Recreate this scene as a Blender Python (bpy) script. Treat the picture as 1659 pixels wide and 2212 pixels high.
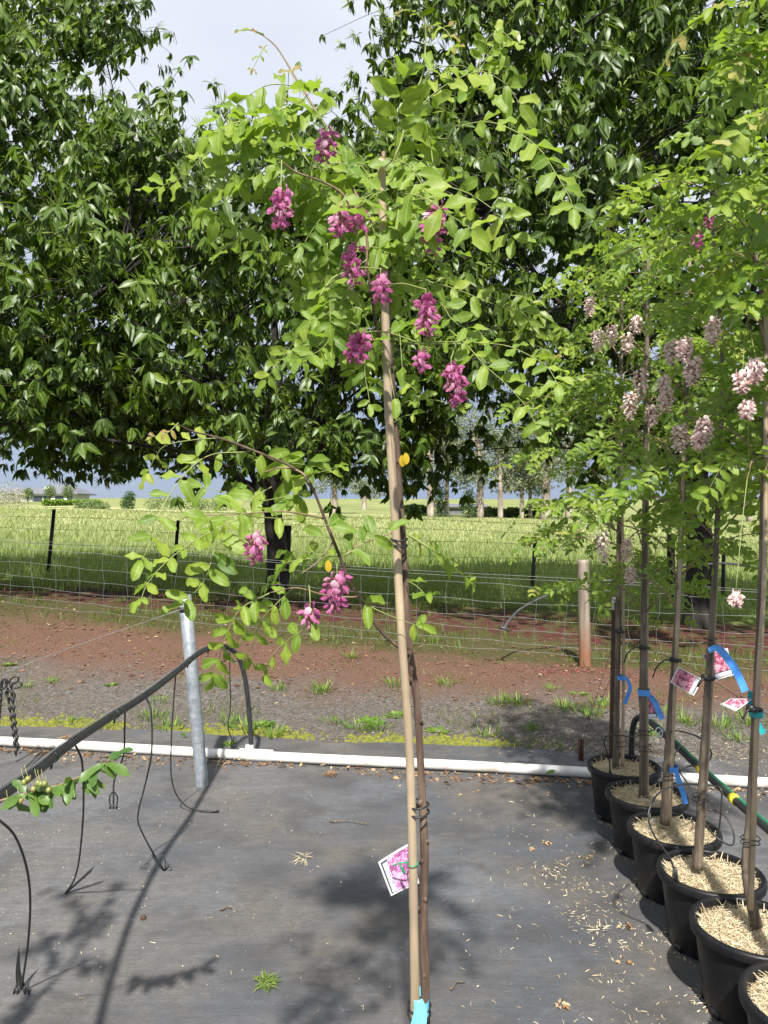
import bpy, math, random
import numpy as np
from mathutils import Vector
# ------------------------------------------------------------------ camera, world, sun, exposure
for o in list(bpy.data.objects):
    bpy.data.objects.remove(o)
SC = bpy.context.scene
COL = SC.collection
H = 1.6
cam = bpy.data.cameras.new("camera")
cam.lens = 26.0
cam.sensor_width = 36.0
cam.clip_start = 0.05
cam.clip_end = 3000.0
camo = bpy.data.objects.new("camera", cam)
camo.location = (0, 0, H)
camo.rotation_euler = (math.radians(90), 0, 0)
COL.objects.link(camo)
SC.camera = camo

SUN_DIR = Vector((0.03, 0.83, -1.02)).normalized()
W = bpy.data.worlds.new("World")
SC.world = W
W.use_nodes = True


def make_world():
    nt = W.node_tree
    nt.nodes.clear()
    N = nt.nodes.new
    L = nt.links.new
    out = N("ShaderNodeOutputWorld")
    sky = N("ShaderNodeTexSky")
    sky.sky_type = 'NISHITA'
    sky.sun_disc = False
    sky.sun_elevation = math.asin(-SUN_DIR.z)
    sky.sun_rotation = math.atan2(-SUN_DIR.x, -SUN_DIR.y)
    bg1 = N("ShaderNodeBackground")
    bg1.inputs[1].default_value = 0.10
    L(sky.outputs[0], bg1.inputs[0])
    tc = N("ShaderNodeTexCoord")
    sep = N("ShaderNodeSeparateXYZ")
    L(tc.outputs['Generated'], sep.inputs[0])
    mp = N("ShaderNodeMapping")
    mp.inputs['Scale'].default_value = (1, 1, 2.6)
    L(tc.outputs['Generated'], mp.inputs[0])
    nz = N("ShaderNodeTexNoise")
    nz.inputs['Scale'].default_value = 2.2
    nz.inputs['Detail'].default_value = 7
    nz.inputs['Roughness'].default_value = 0.5
    L(mp.outputs[0], nz.inputs['Vector'])
    add = N("ShaderNodeMath")
    add.operation = 'MULTIPLY_ADD'
    add.inputs[1].default_value = 0.42
    L(nz.outputs['Fac'], add.inputs[0])
    L(sep.outputs['Z'], add.inputs[2])
    ramp = N("ShaderNodeValToRGB")
    e = ramp.color_ramp.elements
    e[0].position = 0.12
    e[0].color = (0.30, 0.36, 0.49, 1)
    e[1].position = 0.9
    e[1].color = (0.70, 0.73, 0.79, 1)
    m = e.new(0.27)
    m.color = (0.27, 0.34, 0.49, 1)
    m = e.new(0.42)
    m.color = (0.40, 0.46, 0.58, 1)
    m = e.new(0.62)
    m.color = (0.62, 0.66, 0.75, 1)
    L(add.outputs[0], ramp.inputs[0])
    bg2 = N("ShaderNodeBackground")
    bg2.inputs[1].default_value = 0.67
    L(ramp.outputs[0], bg2.inputs[0])
    nz2 = N("ShaderNodeTexNoise")
    nz2.inputs['Scale'].default_value = 1.7
    nz2.inputs['Detail'].default_value = 5
    L(mp.outputs[0], nz2.inputs['Vector'])
    mr = N("ShaderNodeMapRange")
    mr.inputs['From Min'].default_value = 0.3
    mr.inputs['From Max'].default_value = 0.55
    mr.inputs['To Min'].default_value = 0.75
    mr.inputs['To Max'].default_value = 0.97
    L(nz2.outputs['Fac'], mr.inputs[0])
    mix = N("ShaderNodeMixShader")
    L(mr.outputs[0], mix.inputs[0])
    L(bg1.outputs[0], mix.inputs[1])
    L(bg2.outputs[0], mix.inputs[2])
    L(mix.outputs[0], out.inputs[0])


make_world()
sun = bpy.data.lights.new("sun", 'SUN')
sun.energy = 4.6
sun.angle = math.radians(1.4)
sun.color = (1.0, 0.955, 0.88)
suno = bpy.data.objects.new("sun", sun)
suno.rotation_euler = SUN_DIR.to_track_quat('-Z', 'Y').to_euler()
suno.location = (0, -5, 10)
COL.objects.link(suno)
SC.view_settings.view_transform = 'Standard'
SC.view_settings.look = 'None'
SC.view_settings.exposure = 1.0
SC.view_settings.gamma = 1.0
SC.cycles.max_bounces = 8
SC.cycles.transparent_max_bounces = 8

# ------------------------------------------------------------------ helpers
F = 1598.0
rng = np.random.default_rng(7)
random.seed(7)


def P(px, py, Y):
    """point at depth Y seen at photograph position px,py (1659 wide)"""
    return np.array([(px - 829.5) / F * Y, Y, H + (1106 - py) / F * Y])


def nrm(v):
    v = np.asarray(v, float)
    return v / (np.linalg.norm(v, axis=-1, keepdims=True) + 1e-12)


def smooth(pts, n=6):
    p = np.asarray(pts, float)
    if len(p) < 3:
        t = np.linspace(0, 1, n + 1)[:, None]
        return p[0] * (1 - t) + p[1] * t
    q = np.vstack([2 * p[0] - p[1], p, 2 * p[-1] - p[-2]])
    out = []
    for i in range(1, len(q) - 2):
        for t in np.linspace(0, 1, n, endpoint=False):
            a, b, c, d = q[i - 1], q[i], q[i + 1], q[i + 2]
            out.append(0.5 * (2 * b + (c - a) * t + (2 * a - 5 * b + 4 * c - d) * t * t + (3 * b - a - 3 * c + d) * t ** 3))
    out.append(p[-1])
    return np.array(out)


class MB:
    def __init__(s):
        s.v = []
        s.q = []
        s.t = []
        s.c = []
        s.w = []
        s.qm = []
        s.tm = []
        s.n = 0

    def add(s, v, quads=None, tris=None, col=None, m=0, rib=None):
        v = np.asarray(v, float).reshape(-1, 3)
        if quads is not None and len(quads):
            quads = np.asarray(quads, int).reshape(-1, 4)
            s.q.append(quads + s.n)
            s.qm.append(np.full(len(quads), m))
        if tris is not None and len(tris):
            tris = np.asarray(tris, int).reshape(-1, 3)
            s.t.append(tris + s.n)
            s.tm.append(np.full(len(tris), m))
        if col is None:
            col = np.full(len(v), 0.5)
        s.c.append(np.broadcast_to(np.asarray(col, float), (len(v),)))
        s.w.append(np.zeros(len(v)) if rib is None else rib)
        s.v.append(v)
        s.n += len(v)

    def merge(s, o, m):
        s.v += o.v
        s.c += o.c
        s.w += o.w
        for q in o.q:
            s.q.append(q + s.n)
            s.qm.append(np.full(len(q), m))
        for t in o.t:
            s.t.append(t + s.n)
            s.tm.append(np.full(len(t), m))
        s.n += o.n

    def tube(s, pts, r, n=6, cap=True, col=None, m=0, flat=1.0):
        p = np.asarray(pts, float)
        k = len(p)
        r = np.broadcast_to(np.asarray(r, float), (k,))
        T = nrm(np.gradient(p, axis=0))
        up = np.array([0, 0, 1.0])
        if abs(T[0] @ up) > 0.9:
            up = np.array([1.0, 0, 0])
        A = nrm(np.cross(T[0], up))
        ring = []
        ang = np.linspace(0, 2 * math.pi, n, endpoint=False)
        for i in range(k):
            A = nrm(A - (A @ T[i]) * T[i])
            B = np.cross(T[i], A)
            ring.append(p[i] + r[i] * (np.cos(ang)[:, None] * A + flat * np.sin(ang)[:, None] * B))
        v = np.vstack(ring)
        i = np.arange(k - 1)[:, None] * n
        j = np.arange(n)[None, :]
        jn = (j + 1) % n
        quads = np.stack([i + j, i + jn, i + n + jn, i + n + j], -1).reshape(-1, 4)
        tris = []
        if cap:
            v = np.vstack([v, p[0], p[-1]])
            c0, c1 = k * n, k * n + 1
            for a in range(n):
                b = (a + 1) % n
                tris.append((c0, b, a))
                tris.append((c1, (k - 1) * n + a, (k - 1) * n + b))
        s.add(v, quads, tris, col, m)

    def box(s, c, d, rz=0.0, col=None, m=0, R=None):
        x, y, z = np.array(d) / 2
        v = np.array([[-x, -y, -z], [x, -y, -z], [x, y, -z], [-x, y, -z], [-x, -y, z], [x, -y, z], [x, y, z], [-x, y, z]])
        if R is None:
            cr, sr = math.cos(rz), math.sin(rz)
            R = np.array([[cr, -sr, 0], [sr, cr, 0], [0, 0, 1]])
        s.add(v @ np.asarray(R).T + np.asarray(c), [(3, 2, 1, 0), (4, 5, 6, 7), (0, 1, 5, 4), (1, 2, 6, 5), (2, 3, 7, 6), (3, 0, 4, 7)], col=col, m=m)

    def lathe(s, prof, c, n=48, m=0, col=None):
        prof = np.asarray(prof, float)
        ang = np.linspace(0, 2 * math.pi, n, endpoint=False)
        v = np.stack([np.outer(prof[:, 0], np.cos(ang)), np.outer(prof[:, 0], np.sin(ang)), np.repeat(prof[:, 1][:, None], n, 1)], -1).reshape(-1, 3)
        k = len(prof)
        i = np.arange(k - 1)[:, None] * n
        j = np.arange(n)[None, :]
        jn = (j + 1) % n
        s.add(v + np.asarray(c), np.stack([i + j, i + jn, i + n + jn, i + n + j], -1).reshape(-1, 4), m=m, col=col)

    def build(s, name, mats, parent=None, origin=None, smooth_shade=True):
        v = np.vstack(s.v)
        if parent is not None:
            off = parent['_o'] if '_o' in parent else parent.location
            off = np.array(off)
        elif origin is not None:
            off = np.array(origin, float)
        else:
            off = np.array([v[:, 0].mean(), v[:, 1].mean(), v[:, 2].min()])
        v = v - off
        me = bpy.data.meshes.new(name)
        q = np.vstack(s.q) if s.q else np.zeros((0, 4), int)
        t = np.vstack(s.t) if s.t else np.zeros((0, 3), int)
        loops = np.concatenate([q.ravel(), t.ravel()])
        starts = np.concatenate([np.arange(len(q)) * 4, len(q) * 4 + np.arange(len(t)) * 3])
        me.vertices.add(len(v))
        me.vertices.foreach_set("co", v.astype(np.float32).ravel())
        me.loops.add(len(loops))
        me.loops.foreach_set("vertex_index", loops.astype(np.int32))
        me.polygons.add(len(starts))
        me.polygons.foreach_set("loop_start", starts.astype(np.int32))
        if not isinstance(mats, (list, tuple)):
            mats = [mats]
        for mm in mats:
            me.materials.append(mm)
        mi = np.concatenate((s.qm if s.q else []) + (s.tm if s.t else []))
        me.polygons.foreach_set("material_index", mi.astype(np.int32))
        me.polygons.foreach_set("use_smooth", np.full(len(starts), smooth_shade))
        me.update(calc_edges=True)
        a = me.attributes.new("tint", 'FLOAT', 'POINT')
        a.data.foreach_set("value", np.concatenate(s.c).astype(np.float32))
        if any(w_.any() for w_ in s.w):
            a = me.attributes.new("rib", 'FLOAT', 'POINT')
            a.data.foreach_set("value", np.concatenate(s.w).astype(np.float32))
        me.validate()
        o = bpy.data.objects.new(name, me)
        COL.objects.link(o)
        if parent is not None:
            o.parent = parent
        else:
            o.location = off
        WORLD[o.name] = off
        return o


WORLD = {}


def tag(o, label=None, cat=None, group=None, kind=None):
    if label:
        o['label'] = label
    if cat:
        o['category'] = cat
    if group:
        o['group'] = group
    if kind:
        o['kind'] = kind
    return o


def empty(name, loc, label, cat, group=None):
    o = bpy.data.objects.new(name, None)
    o.empty_display_size = 0.1
    o.location = [float(a) for a in loc]
    COL.objects.link(o)
    return tag(o, label, cat, group)


# leaf templates: rows of (t along, half width), two halves
def leaf_template(st, hw):
    v, q = [], []
    for t, w in zip(st, hw):
        v += [(t, -w, 1), (t, 0, 0), (t, w, 1)]
    for i in range(len(st) - 1):
        a = i * 3
        q += [(a, a + 1, a + 4, a + 3), (a + 1, a + 2, a + 5, a + 4)]
    return np.array(v, float), np.array(q)


OVAL = leaf_template([0, .12, .32, .56, .78, .93, 1], [.06, .55, .92, 1.0, .86, .5, .04])
LANCE = leaf_template([0, .3, .65, 1], [.08, .95, .75, .02])
CARD = leaf_template([0, .5, 1], [.1, 1, .05])
OVAL4 = leaf_template([0, .2, .5, .8, 1], [.08, .78, 1.0, .78, .05])


def add_leaves(mb, tpl, base, d, n, L, Wd, fold=.15, bend=.1, col=None, m=0, wav=0.0):
    base = np.atleast_2d(base)
    K = len(base)
    if K == 0:
        return
    d = nrm(np.atleast_2d(d))
    n = np.atleast_2d(n)
    n = nrm(n - (n * d).sum(-1, keepdims=True) * d)
    s = np.cross(d, n)
    tv, tq = tpl
    L = np.broadcast_to(L, (K,))[:, None, None]
    Wd = np.broadcast_to(Wd, (K,))[:, None, None]
    fold = np.broadcast_to(fold, (K,))[:, None, None]
    bend = np.broadcast_to(bend, (K,))[:, None, None]
    t = tv[None, :, 0:1]
    w = tv[None, :, 1:2]
    e = np.abs(w)
    z = fold * e * Wd * .5 - bend * L * t * t
    if wav:
        z = z + wav * L * np.sin(t * 9 + rng.random((K, 1, 1)) * 6.28) * w * .12
    v = base[:, None, :] + t * L * d[:, None, :] + w * Wd * .5 * s[:, None, :] + z * n[:, None, :]
    nv = tv.shape[0]
    q = (tq[None] + (np.arange(K) * nv)[:, None, None]).reshape(-1, 4)
    if col is None:
        col = rng.random(K)
    col = np.repeat(np.broadcast_to(col, (K,)), nv)
    mb.add(v.reshape(-1, 3), q, col=col, m=m, rib=np.tile(1 - np.abs(tv[:, 1]) / (np.abs(tv[:, 1]).max() + 1e-9) * 1.0 * 0 - (np.arange(nv) % 3 != 1), K))


# ------------------------------------------------------------------ materials
def mat(name):
    m = bpy.data.materials.new(name)
    m.use_nodes = True
    nt = m.node_tree
    b = nt.nodes['Principled BSDF']
    return m, nt, b


def ramp_node(nt, stops):
    r = nt.nodes.new("ShaderNodeValToRGB")
    e = r.color_ramp.elements
    e[0].position, e[0].color = stops[0][0], (*stops[0][1], 1)
    e[1].position, e[1].color = stops[-1][0], (*stops[-1][1], 1)
    for p, c in stops[1:-1]:
        x = e.new(p)
        x.color = (*c, 1)
    return r


def noise(nt, scale, detail=4, rough=.5, vec=None, stretch=None, coord='Object'):
    if vec is None:
        tc = nt.nodes.new("ShaderNodeTexCoord")
        vec = tc.outputs[coord]
    if stretch:
        mp = nt.nodes.new("ShaderNodeMapping")
        mp.inputs['Scale'].default_value = stretch
        nt.links.new(vec, mp.inputs[0])
        vec = mp.outputs[0]
    n = nt.nodes.new("ShaderNodeTexNoise")
    n.inputs['Scale'].default_value = scale
    n.inputs['Detail'].default_value = detail
    n.inputs['Roughness'].default_value = rough
    nt.links.new(vec, n.inputs['Vector'])
    return n


def mixc(nt, fac, a, b, mode='MIX'):
    m = nt.nodes.new("ShaderNodeMix")
    m.data_type = 'RGBA'
    m.blend_type = mode
    for sock, val in ((m.inputs[0], fac), (m.inputs[6], a), (m.inputs[7], b)):
        if hasattr(val, 'default_value') or hasattr(val, 'is_linked'):
            nt.links.new(val, sock)
        elif isinstance(val, (int, float)):
            sock.default_value = val
        else:
            sock.default_value = (*val, 1)
    return m.outputs[2]


def mrange(nt, v, a, b, c=0, d=1):
    m = nt.nodes.new("ShaderNodeMapRange")
    for i, x in enumerate((a, b, c, d)):
        m.inputs[i + 1].default_value = x
    nt.links.new(v, m.inputs[0])
    return m.outputs[0]


def bump(nt, b, h, strength=.3, dist=.01):
    bn = nt.nodes.new("ShaderNodeBump")
    bn.inputs['Strength'].default_value = strength
    bn.inputs['Distance'].default_value = dist
    nt.links.new(h, bn.inputs['Height'])
    nt.links.new(bn.outputs[0], b.inputs['Normal'])


def simple(name, stops, scale=8, rough=.6, stretch=None, bmp=0.0, spec=.5, metal=0.0, detail=5, bscale=None, bdist=.004):
    m, nt, b = mat(name)
    n = noise(nt, scale, detail, .6, stretch=stretch)
    r = ramp_node(nt, stops if len(stops) > 1 else [(0, stops[0][1]), (1, stops[0][1])])
    nt.links.new(n.outputs['Fac'], r.inputs[0])
    nt.links.new(r.outputs[0], b.inputs['Base Color'])
    b.inputs['Roughness'].default_value = rough
    b.inputs['Specular IOR Level'].default_value = spec
    b.inputs['Metallic'].default_value = metal
    if bmp:
        n2 = noise(nt, bscale or scale * 3, 5, .6, stretch=stretch)
        bump(nt, b, n2.outputs['Fac'], bmp, bdist)
    return m


def leafmat(name, stops, rough=.45, spec=.5, trans=.35, tcol=(.35, .55, .05), vein=False, back=None):
    """stops over the per-leaf tint attribute"""
    m, nt, b = mat(name)
    at = nt.nodes.new("ShaderNodeAttribute")
    at.attribute_name = "tint"
    r = ramp_node(nt, stops)
    nt.links.new(at.outputs['Fac'], r.inputs[0])
    n = noise(nt, 60, 3)
    c = mixc(nt, mrange(nt, n.outputs['Fac'], .3, .7, 0, .35), r.outputs[0], (.5, .6, .35), 'MULTIPLY')
    if vein:
        ab = nt.nodes.new("ShaderNodeAttribute")
        ab.attribute_name = "rib"
        c = mixc(nt, mrange(nt, ab.outputs['Fac'], .80, .97, 0, .35), c, (.42, .50, .20))
    if back:
        g = nt.nodes.new("ShaderNodeNewGeometry")
        c = mixc(nt, g.outputs['Backfacing'], c, back)
    nt.links.new(c, b.inputs['Base Color'])
    b.inputs['Roughness'].default_value = rough
    b.inputs['Specular IOR Level'].default_value = spec
    tr = nt.nodes.new("ShaderNodeBsdfTranslucent")
    tc = mixc(nt, 1.0, c, tuple(x * 2.2 for x in tcol), 'MULTIPLY')
    tm = mixc(nt, .5, tc, tcol)
    nt.links.new(tm, tr.inputs[0])
    mx = nt.nodes.new("ShaderNodeMixShader")
    mx.inputs[0].default_value = trans
    nt.links.new(b.outputs[0], mx.inputs[1])
    nt.links.new(tr.outputs[0], mx.inputs[2])
    nt.links.new(mx.outputs[0], nt.nodes['Material Output'].inputs[0])
    return m


M = {}
M['robinia'] = leafmat("robinia_leaf", [(0, (.072, .148, .018)), (.3, (.140, .236, .028)), (.6, (.225, .322, .037)), (.82, (.30, .37, .05)), (.9, (.36, .33, .09)), (1, (.30, .15, .07))], .5, .35, .42, (.40, .54, .045), vein=True, back=(.20, .29, .11))
M['chestnut'] = leafmat("chestnut_leaf", [(0, (.027, .060, .006)), (.55, (.070, .128, .009)), (1, (.18, .25, .027))], .41, .38, .25, (.29, .45, .016), vein=True)
M['catkin'] = leafmat("catkin", [(0, (.22, .32, .06)), (1, (.34, .42, .10))], .7, .2, .3, (.4, .5, .1))
M['apple'] = leafmat("apple_leaf", [(0, (.05, .12, .025)), (1, (.13, .22, .045))], .42, .5, .3, (.33, .48, .06))
M['euc'] = leafmat("gum_leaf", [(0, (.12, .15, .08)), (1, (.26, .29, .17))], .6, .3, .2, (.3, .35, .15))
M['bush'] = leafmat("bush_leaf", [(0, (.09, .14, .05)), (1, (.22, .29, .11))], .6, .3, .2, (.3, .4, .1))
M['hedge'] = leafmat("hedge_leaf", [(0, (.10, .19, .02)), (1, (.24, .36, .04))], .6, .3, .2, (.3, .45, .05))
M['darkhedge'] = leafmat("dark_hedge_leaf", [(0, (.03, .07, .02)), (1, (.08, .14, .035))], .6, .3, .15, (.2, .3, .05))
M['palebush'] = leafmat("pale_bush_leaf", [(0, (.25, .25, .17)), (1, (.55, .50, .40))], .7, .2, .2, (.4, .4, .25))
M['fieldgrass'] = leafmat("meadow_grass", [(0, (.11, .165, .045)), (.5, (.23, .28, .105)), (1, (.44, .455, .25))], .6, .25, .3, (.4, .5, .1))
M['turf'] = leafmat("turf_grass", [(0, (.06, .12, .02)), (.6, (.15, .23, .04)), (1, (.36, .34, .15))], .6, .25, .3, (.4, .5, .08))
M['weed'] = leafmat("weed_leaf", [(0, (.08, .16, .025)), (.7, (.17, .28, .045)), (1, (.30, .34, .10))], .55, .3, .3, (.4, .55, .06))
M['petal'] = leafmat("pink_petal", [(0, (.23, .032, .125)), (.4, (.46, .115, .30)), (.8, (.64, .29, .47)), (1, (.82, .62, .70))], .55, .25, .38, (.70, .26, .48))
M['palepetal'] = leafmat("pale_petal", [(0, (.58, .33, .35)), (.4, (.76, .58, .58)), (1, (.88, .80, .78))], .5, .3, .3, (.85, .6, .6))
M['straw'] = leafmat("straw", [(0, (.30, .22, .13)), (.5, (.54, .44, .30)), (1, (.72, .64, .50))], .6, .3, .12, (.6, .5, .3))
M['deadleaf'] = leafmat("dead_leaf", [(0, (.10, .045, .02)), (.6, (.30, .17, .085)), (1, (.48, .36, .22))], .7, .3, .1, (.4, .25, .1))
M['stem'] = simple("green_stem", [(0.3, (.16, .20, .05)), (.7, (.25, .28, .08))], 30, .55)
M['shoot'] = simple("brown_shoot", [(0.3, (.14, .085, .05)), (.7, (.25, .18, .10))], 60, .6, bmp=.3)
M['bark'] = simple("young_bark", [(.3, (.038, .022, .015)), (.5, (.085, .052, .035)), (.7, (.18, .125, .085))], 60, .75, stretch=(1, 1, .12), bmp=.6, bscale=160, bdist=.003)
M['barkgrey'] = simple("grey_bark", [(.3, (.050, .036, .025)), (.5, (.105, .080, .056)), (.7, (.20, .16, .115))], 50, .75, stretch=(1, 1, .15), bmp=.6, bscale=140, bdist=.003)
M['oldbark'] = simple("tree_bark", [(.25, (.010, .009, .008)), (.5, (.028, .024, .020)), (.75, (.065, .055, .046))], 9, .9, stretch=(1, 1, .25), bmp=.9, bscale=20, bdist=.03)  # bark darkened: shade of the canopy is put into the colour
M['gumbark'] = simple("gum_bark", [(.3, (.13, .10, .08)), (.5, (.30, .25, .21)), (.7, (.46, .41, .36))], 1.6, .85, stretch=(1, 1, .3))
M['apple_fruit'] = simple("green_fruit", [(.3, (.16, .20, .05)), (.7, (.28, .22, .07))], 40, .35)
def pot_mat():
    m, nt, b = mat("black_plastic")
    tc = nt.nodes.new("ShaderNodeTexCoord")
    sp = nt.nodes.new("ShaderNodeSeparateXYZ")
    nt.links.new(tc.outputs['Object'], sp.inputs[0])
    oi = nt.nodes.new("ShaderNodeObjectInfo")
    av = nt.nodes.new("ShaderNodeVectorMath")
    av.operation = 'ADD'
    nt.links.new(tc.outputs['Object'], av.inputs[0])
    nt.links.new(oi.outputs['Location'], av.inputs[1])
    n = noise(nt, 9, 7, .7, vec=av.outputs[0], stretch=(1, 1, .45))
    low = mrange(nt, sp.outputs['Z'], 0, .14, .55, .12)
    k = nt.nodes.new("ShaderNodeMath")
    k.operation = 'MULTIPLY'
    nt.links.new(mrange(nt, n.outputs['Fac'], .42, .68), k.inputs[0])
    nt.links.new(low, k.inputs[1])
    c = mixc(nt, k.outputs[0], (.0075, .008, .0095), (.085, .07, .055))
    sc = noise(nt, 130, 3, .6, vec=av.outputs[0], stretch=(.3, .3, 1.6))
    c = mixc(nt, mrange(nt, sc.outputs['Fac'], .66, .74, 0, .25), c, (.12, .12, .12))
    nt.links.new(c, b.inputs['Base Color'])
    nt.links.new(mrange(nt, n.outputs['Fac'], .3, .7, .30, .50), b.inputs['Roughness'])
    b.inputs['Specular IOR Level'].default_value = .25
    return m


M['pot'] = pot_mat()
M['hose'] = simple("black_poly", [(.3, (.013, .014, .015)), (.7, (.032, .033, .034))], 25, .42)
M['rubber'] = simple("black_rubber", [(.3, (.010, .010, .010)), (.7, (.022, .022, .022))], 30, .5)
M['pvc'] = simple("white_pvc", [(.3, (.36, .31, .25)), (.45, (.58, .56, .52)), (.6, (.66, .65, .62))], 5.0, .38, bmp=.02)
M['galv'] = simple("galvanised_steel", [(.3, (.15, .17, .19)), (.5, (.23, .255, .28)), (.7, (.31, .335, .355))], 28, .5, metal=.25, spec=.5)
M['wire'] = simple("fence_wire", [(.3, (.17, .175, .18)), (.7, (.29, .30, .305))], 20, .5, metal=.2)
M['darkwire'] = simple("dark_wire", [(.3, (.08, .075, .07)), (.7, (.15, .14, .13))], 20, .6)
M['rust'] = simple("rusty_steel", [(.3, (.035, .018, .012)), (.6, (.085, .040, .025)), (.8, (.14, .065, .035))], 30, .85, bmp=.4)
M['picket'] = simple("black_steel", [(.3, (.012, .012, .012)), (.7, (.035, .033, .032))], 20, .6)
M['ribbon'] = simple("blue_ribbon", [(.3, (.05, .22, .62)), (.7, (.08, .30, .72))], 10, .4)
M['cyan'] = simple("cyan_ribbon", [(.3, (.12, .52, .68)), (.7, (.17, .60, .76))], 10, .4)
M['teal'] = simple("teal_ribbon", [(.3, (.01, .24, .27)), (.7, (.02, .32, .34))], 10, .4)
M['yellow'] = simple("yellow_tape", [(.3, (.70, .55, .02)), (.7, (.78, .62, .04))], 10, .5)
M['greenstripe'] = simple("green_stripe", [(.3, (.01, .16, .07)), (.7, (.02, .24, .11))], 10, .45)
M['greenplastic'] = simple("green_plastic", [(.3, (.01, .22, .08)), (.7, (.02, .30, .12))], 10, .4)
M['whitecap'] = simple("white_cap", [(.3, (.55, .53, .48)), (.7, (.68, .66, .62))], 12, .5)
M['whitecard'] = simple("white_card", [(.3, (.62, .62, .61)), (.7, (.66, .66, .66))], 10, .4)
M['ink'] = simple("grey_ink", [(.3, (.20, .20, .22)), (.7, (.26, .26, .28))], 10, .5)
M['darkprint'] = simple("dark_print", [(.3, (.02, .03, .05)), (.7, (.05, .07, .10))], 60, .4)
M['textstrip'] = simple("text_strip", [(.3, (.60, .60, .66)), (.7, (.70, .70, .76))], 20, .4)
M['housewall'] = simple("house_wall", [(.3, (.66, .65, .63)), (.7, (.74, .73, .71))], 1, .8)
M['houseroof'] = simple("house_roof", [(.3, (.11, .115, .135)), (.7, (.15, .155, .175))], 2, .7)
M['glass'] = simple("window_glass", [(.3, (.03, .04, .05)), (.7, (.06, .07, .08))], 2, .1)
M['stone'] = simple("pebble", [(.3, (.085, .08, .073)), (.7, (.18, .17, .158))], 9, .85)
M['moss'] = simple("moss", [(.3, (.06, .07, .008)), (.5, (.14, .15, .014)), (.7, (.21, .20, .03))], 30, .95, bmp=.6, bscale=200)


def bamboo_mat():
    m, nt, b = mat("bamboo")
    n = noise(nt, 26, 5, .6, stretch=(1, 1, .10))
    r = ramp_node(nt, [(.25, (.20, .145, .09)), (.5, (.37, .285, .18)), (.75, (.50, .41, .28))])
    nt.links.new(n.outputs['Fac'], r.inputs[0])
    n2 = noise(nt, 5, 3, .5)
    c = mixc(nt, mrange(nt, n2.outputs['Fac'], .45, .62, 0, .7), r.outputs[0], (.23, .18, .135))
    nt.links.new(c, b.inputs['Base Color'])
    b.inputs['Roughness'].default_value = .5
    bump(nt, b, n.outputs['Fac'], .3, .002)
    return m


M['bamboo'] = bamboo_mat()


def post_mat():
    m, nt, b = mat("weathered_post")
    n = noise(nt, 22, 5, .6, stretch=(1, 1, .08))
    r = ramp_node(nt, [(.3, (.09, .07, .05)), (.5, (.20, .165, .125)), (.7, (.30, .265, .21))])
    nt.links.new(n.outputs['Fac'], r.inputs[0])
    tc = nt.nodes.new("ShaderNodeTexCoord")
    sp = nt.nodes.new("ShaderNodeSeparateXYZ")
    nt.links.new(tc.outputs['Object'], sp.inputs[0])
    # soil splashed onto the foot of the post
    c = mixc(nt, mrange(nt, sp.outputs['Z'], .12, .5, .85, 0), r.outputs[0], (.22, .085, .04))
    nt.links.new(c, b.inputs['Base Color'])
    b.inputs['Roughness'].default_value = .85
    bump(nt, b, n.outputs['Fac'], .5, .006)
    return m


M['post'] = post_mat()


def photo_mat(name, dark, a, c, hi, sc=260):
    m, nt, b = mat(name)
    tc = nt.nodes.new("ShaderNodeTexCoord")
    v = nt.nodes.new("ShaderNodeTexVoronoi")
    v.inputs['Scale'].default_value = sc
    nt.links.new(tc.outputs['Object'], v.inputs['Vector'])
    n = noise(nt, sc * .18, 3, .6)
    r = ramp_node(nt, [(.30, dark), (.43, a), (.55, c), (.68, hi)])
    mm = nt.nodes.new("ShaderNodeMath")
    mm.operation = 'MULTIPLY_ADD'
    mm.inputs[1].default_value = .35
    nt.links.new(v.outputs['Distance'], mm.inputs[0])
    nt.links.new(n.outputs['Fac'], mm.inputs[2])
    sub = nt.nodes.new("ShaderNodeMath")
    sub.operation = 'SUBTRACT'
    sub.inputs[1].default_value = .1
    nt.links.new(mm.outputs[0], sub.inputs[0])
    nt.links.new(sub.outputs[0], r.inputs[0])
    nt.links.new(r.outputs[0], b.inputs['Base Color'])
    b.inputs['Roughness'].default_value = .3
    return m


M['pinkphoto'] = photo_mat("pink_flower_print", (.06, .15, .05), (.26, .05, .19), (.46, .17, .38), (.62, .42, .58))
M['redphoto'] = photo_mat("crimson_flower_print", (.03, .05, .03), (.10, .03, .05), (.42, .06, .14), (.62, .38, .42))


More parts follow.
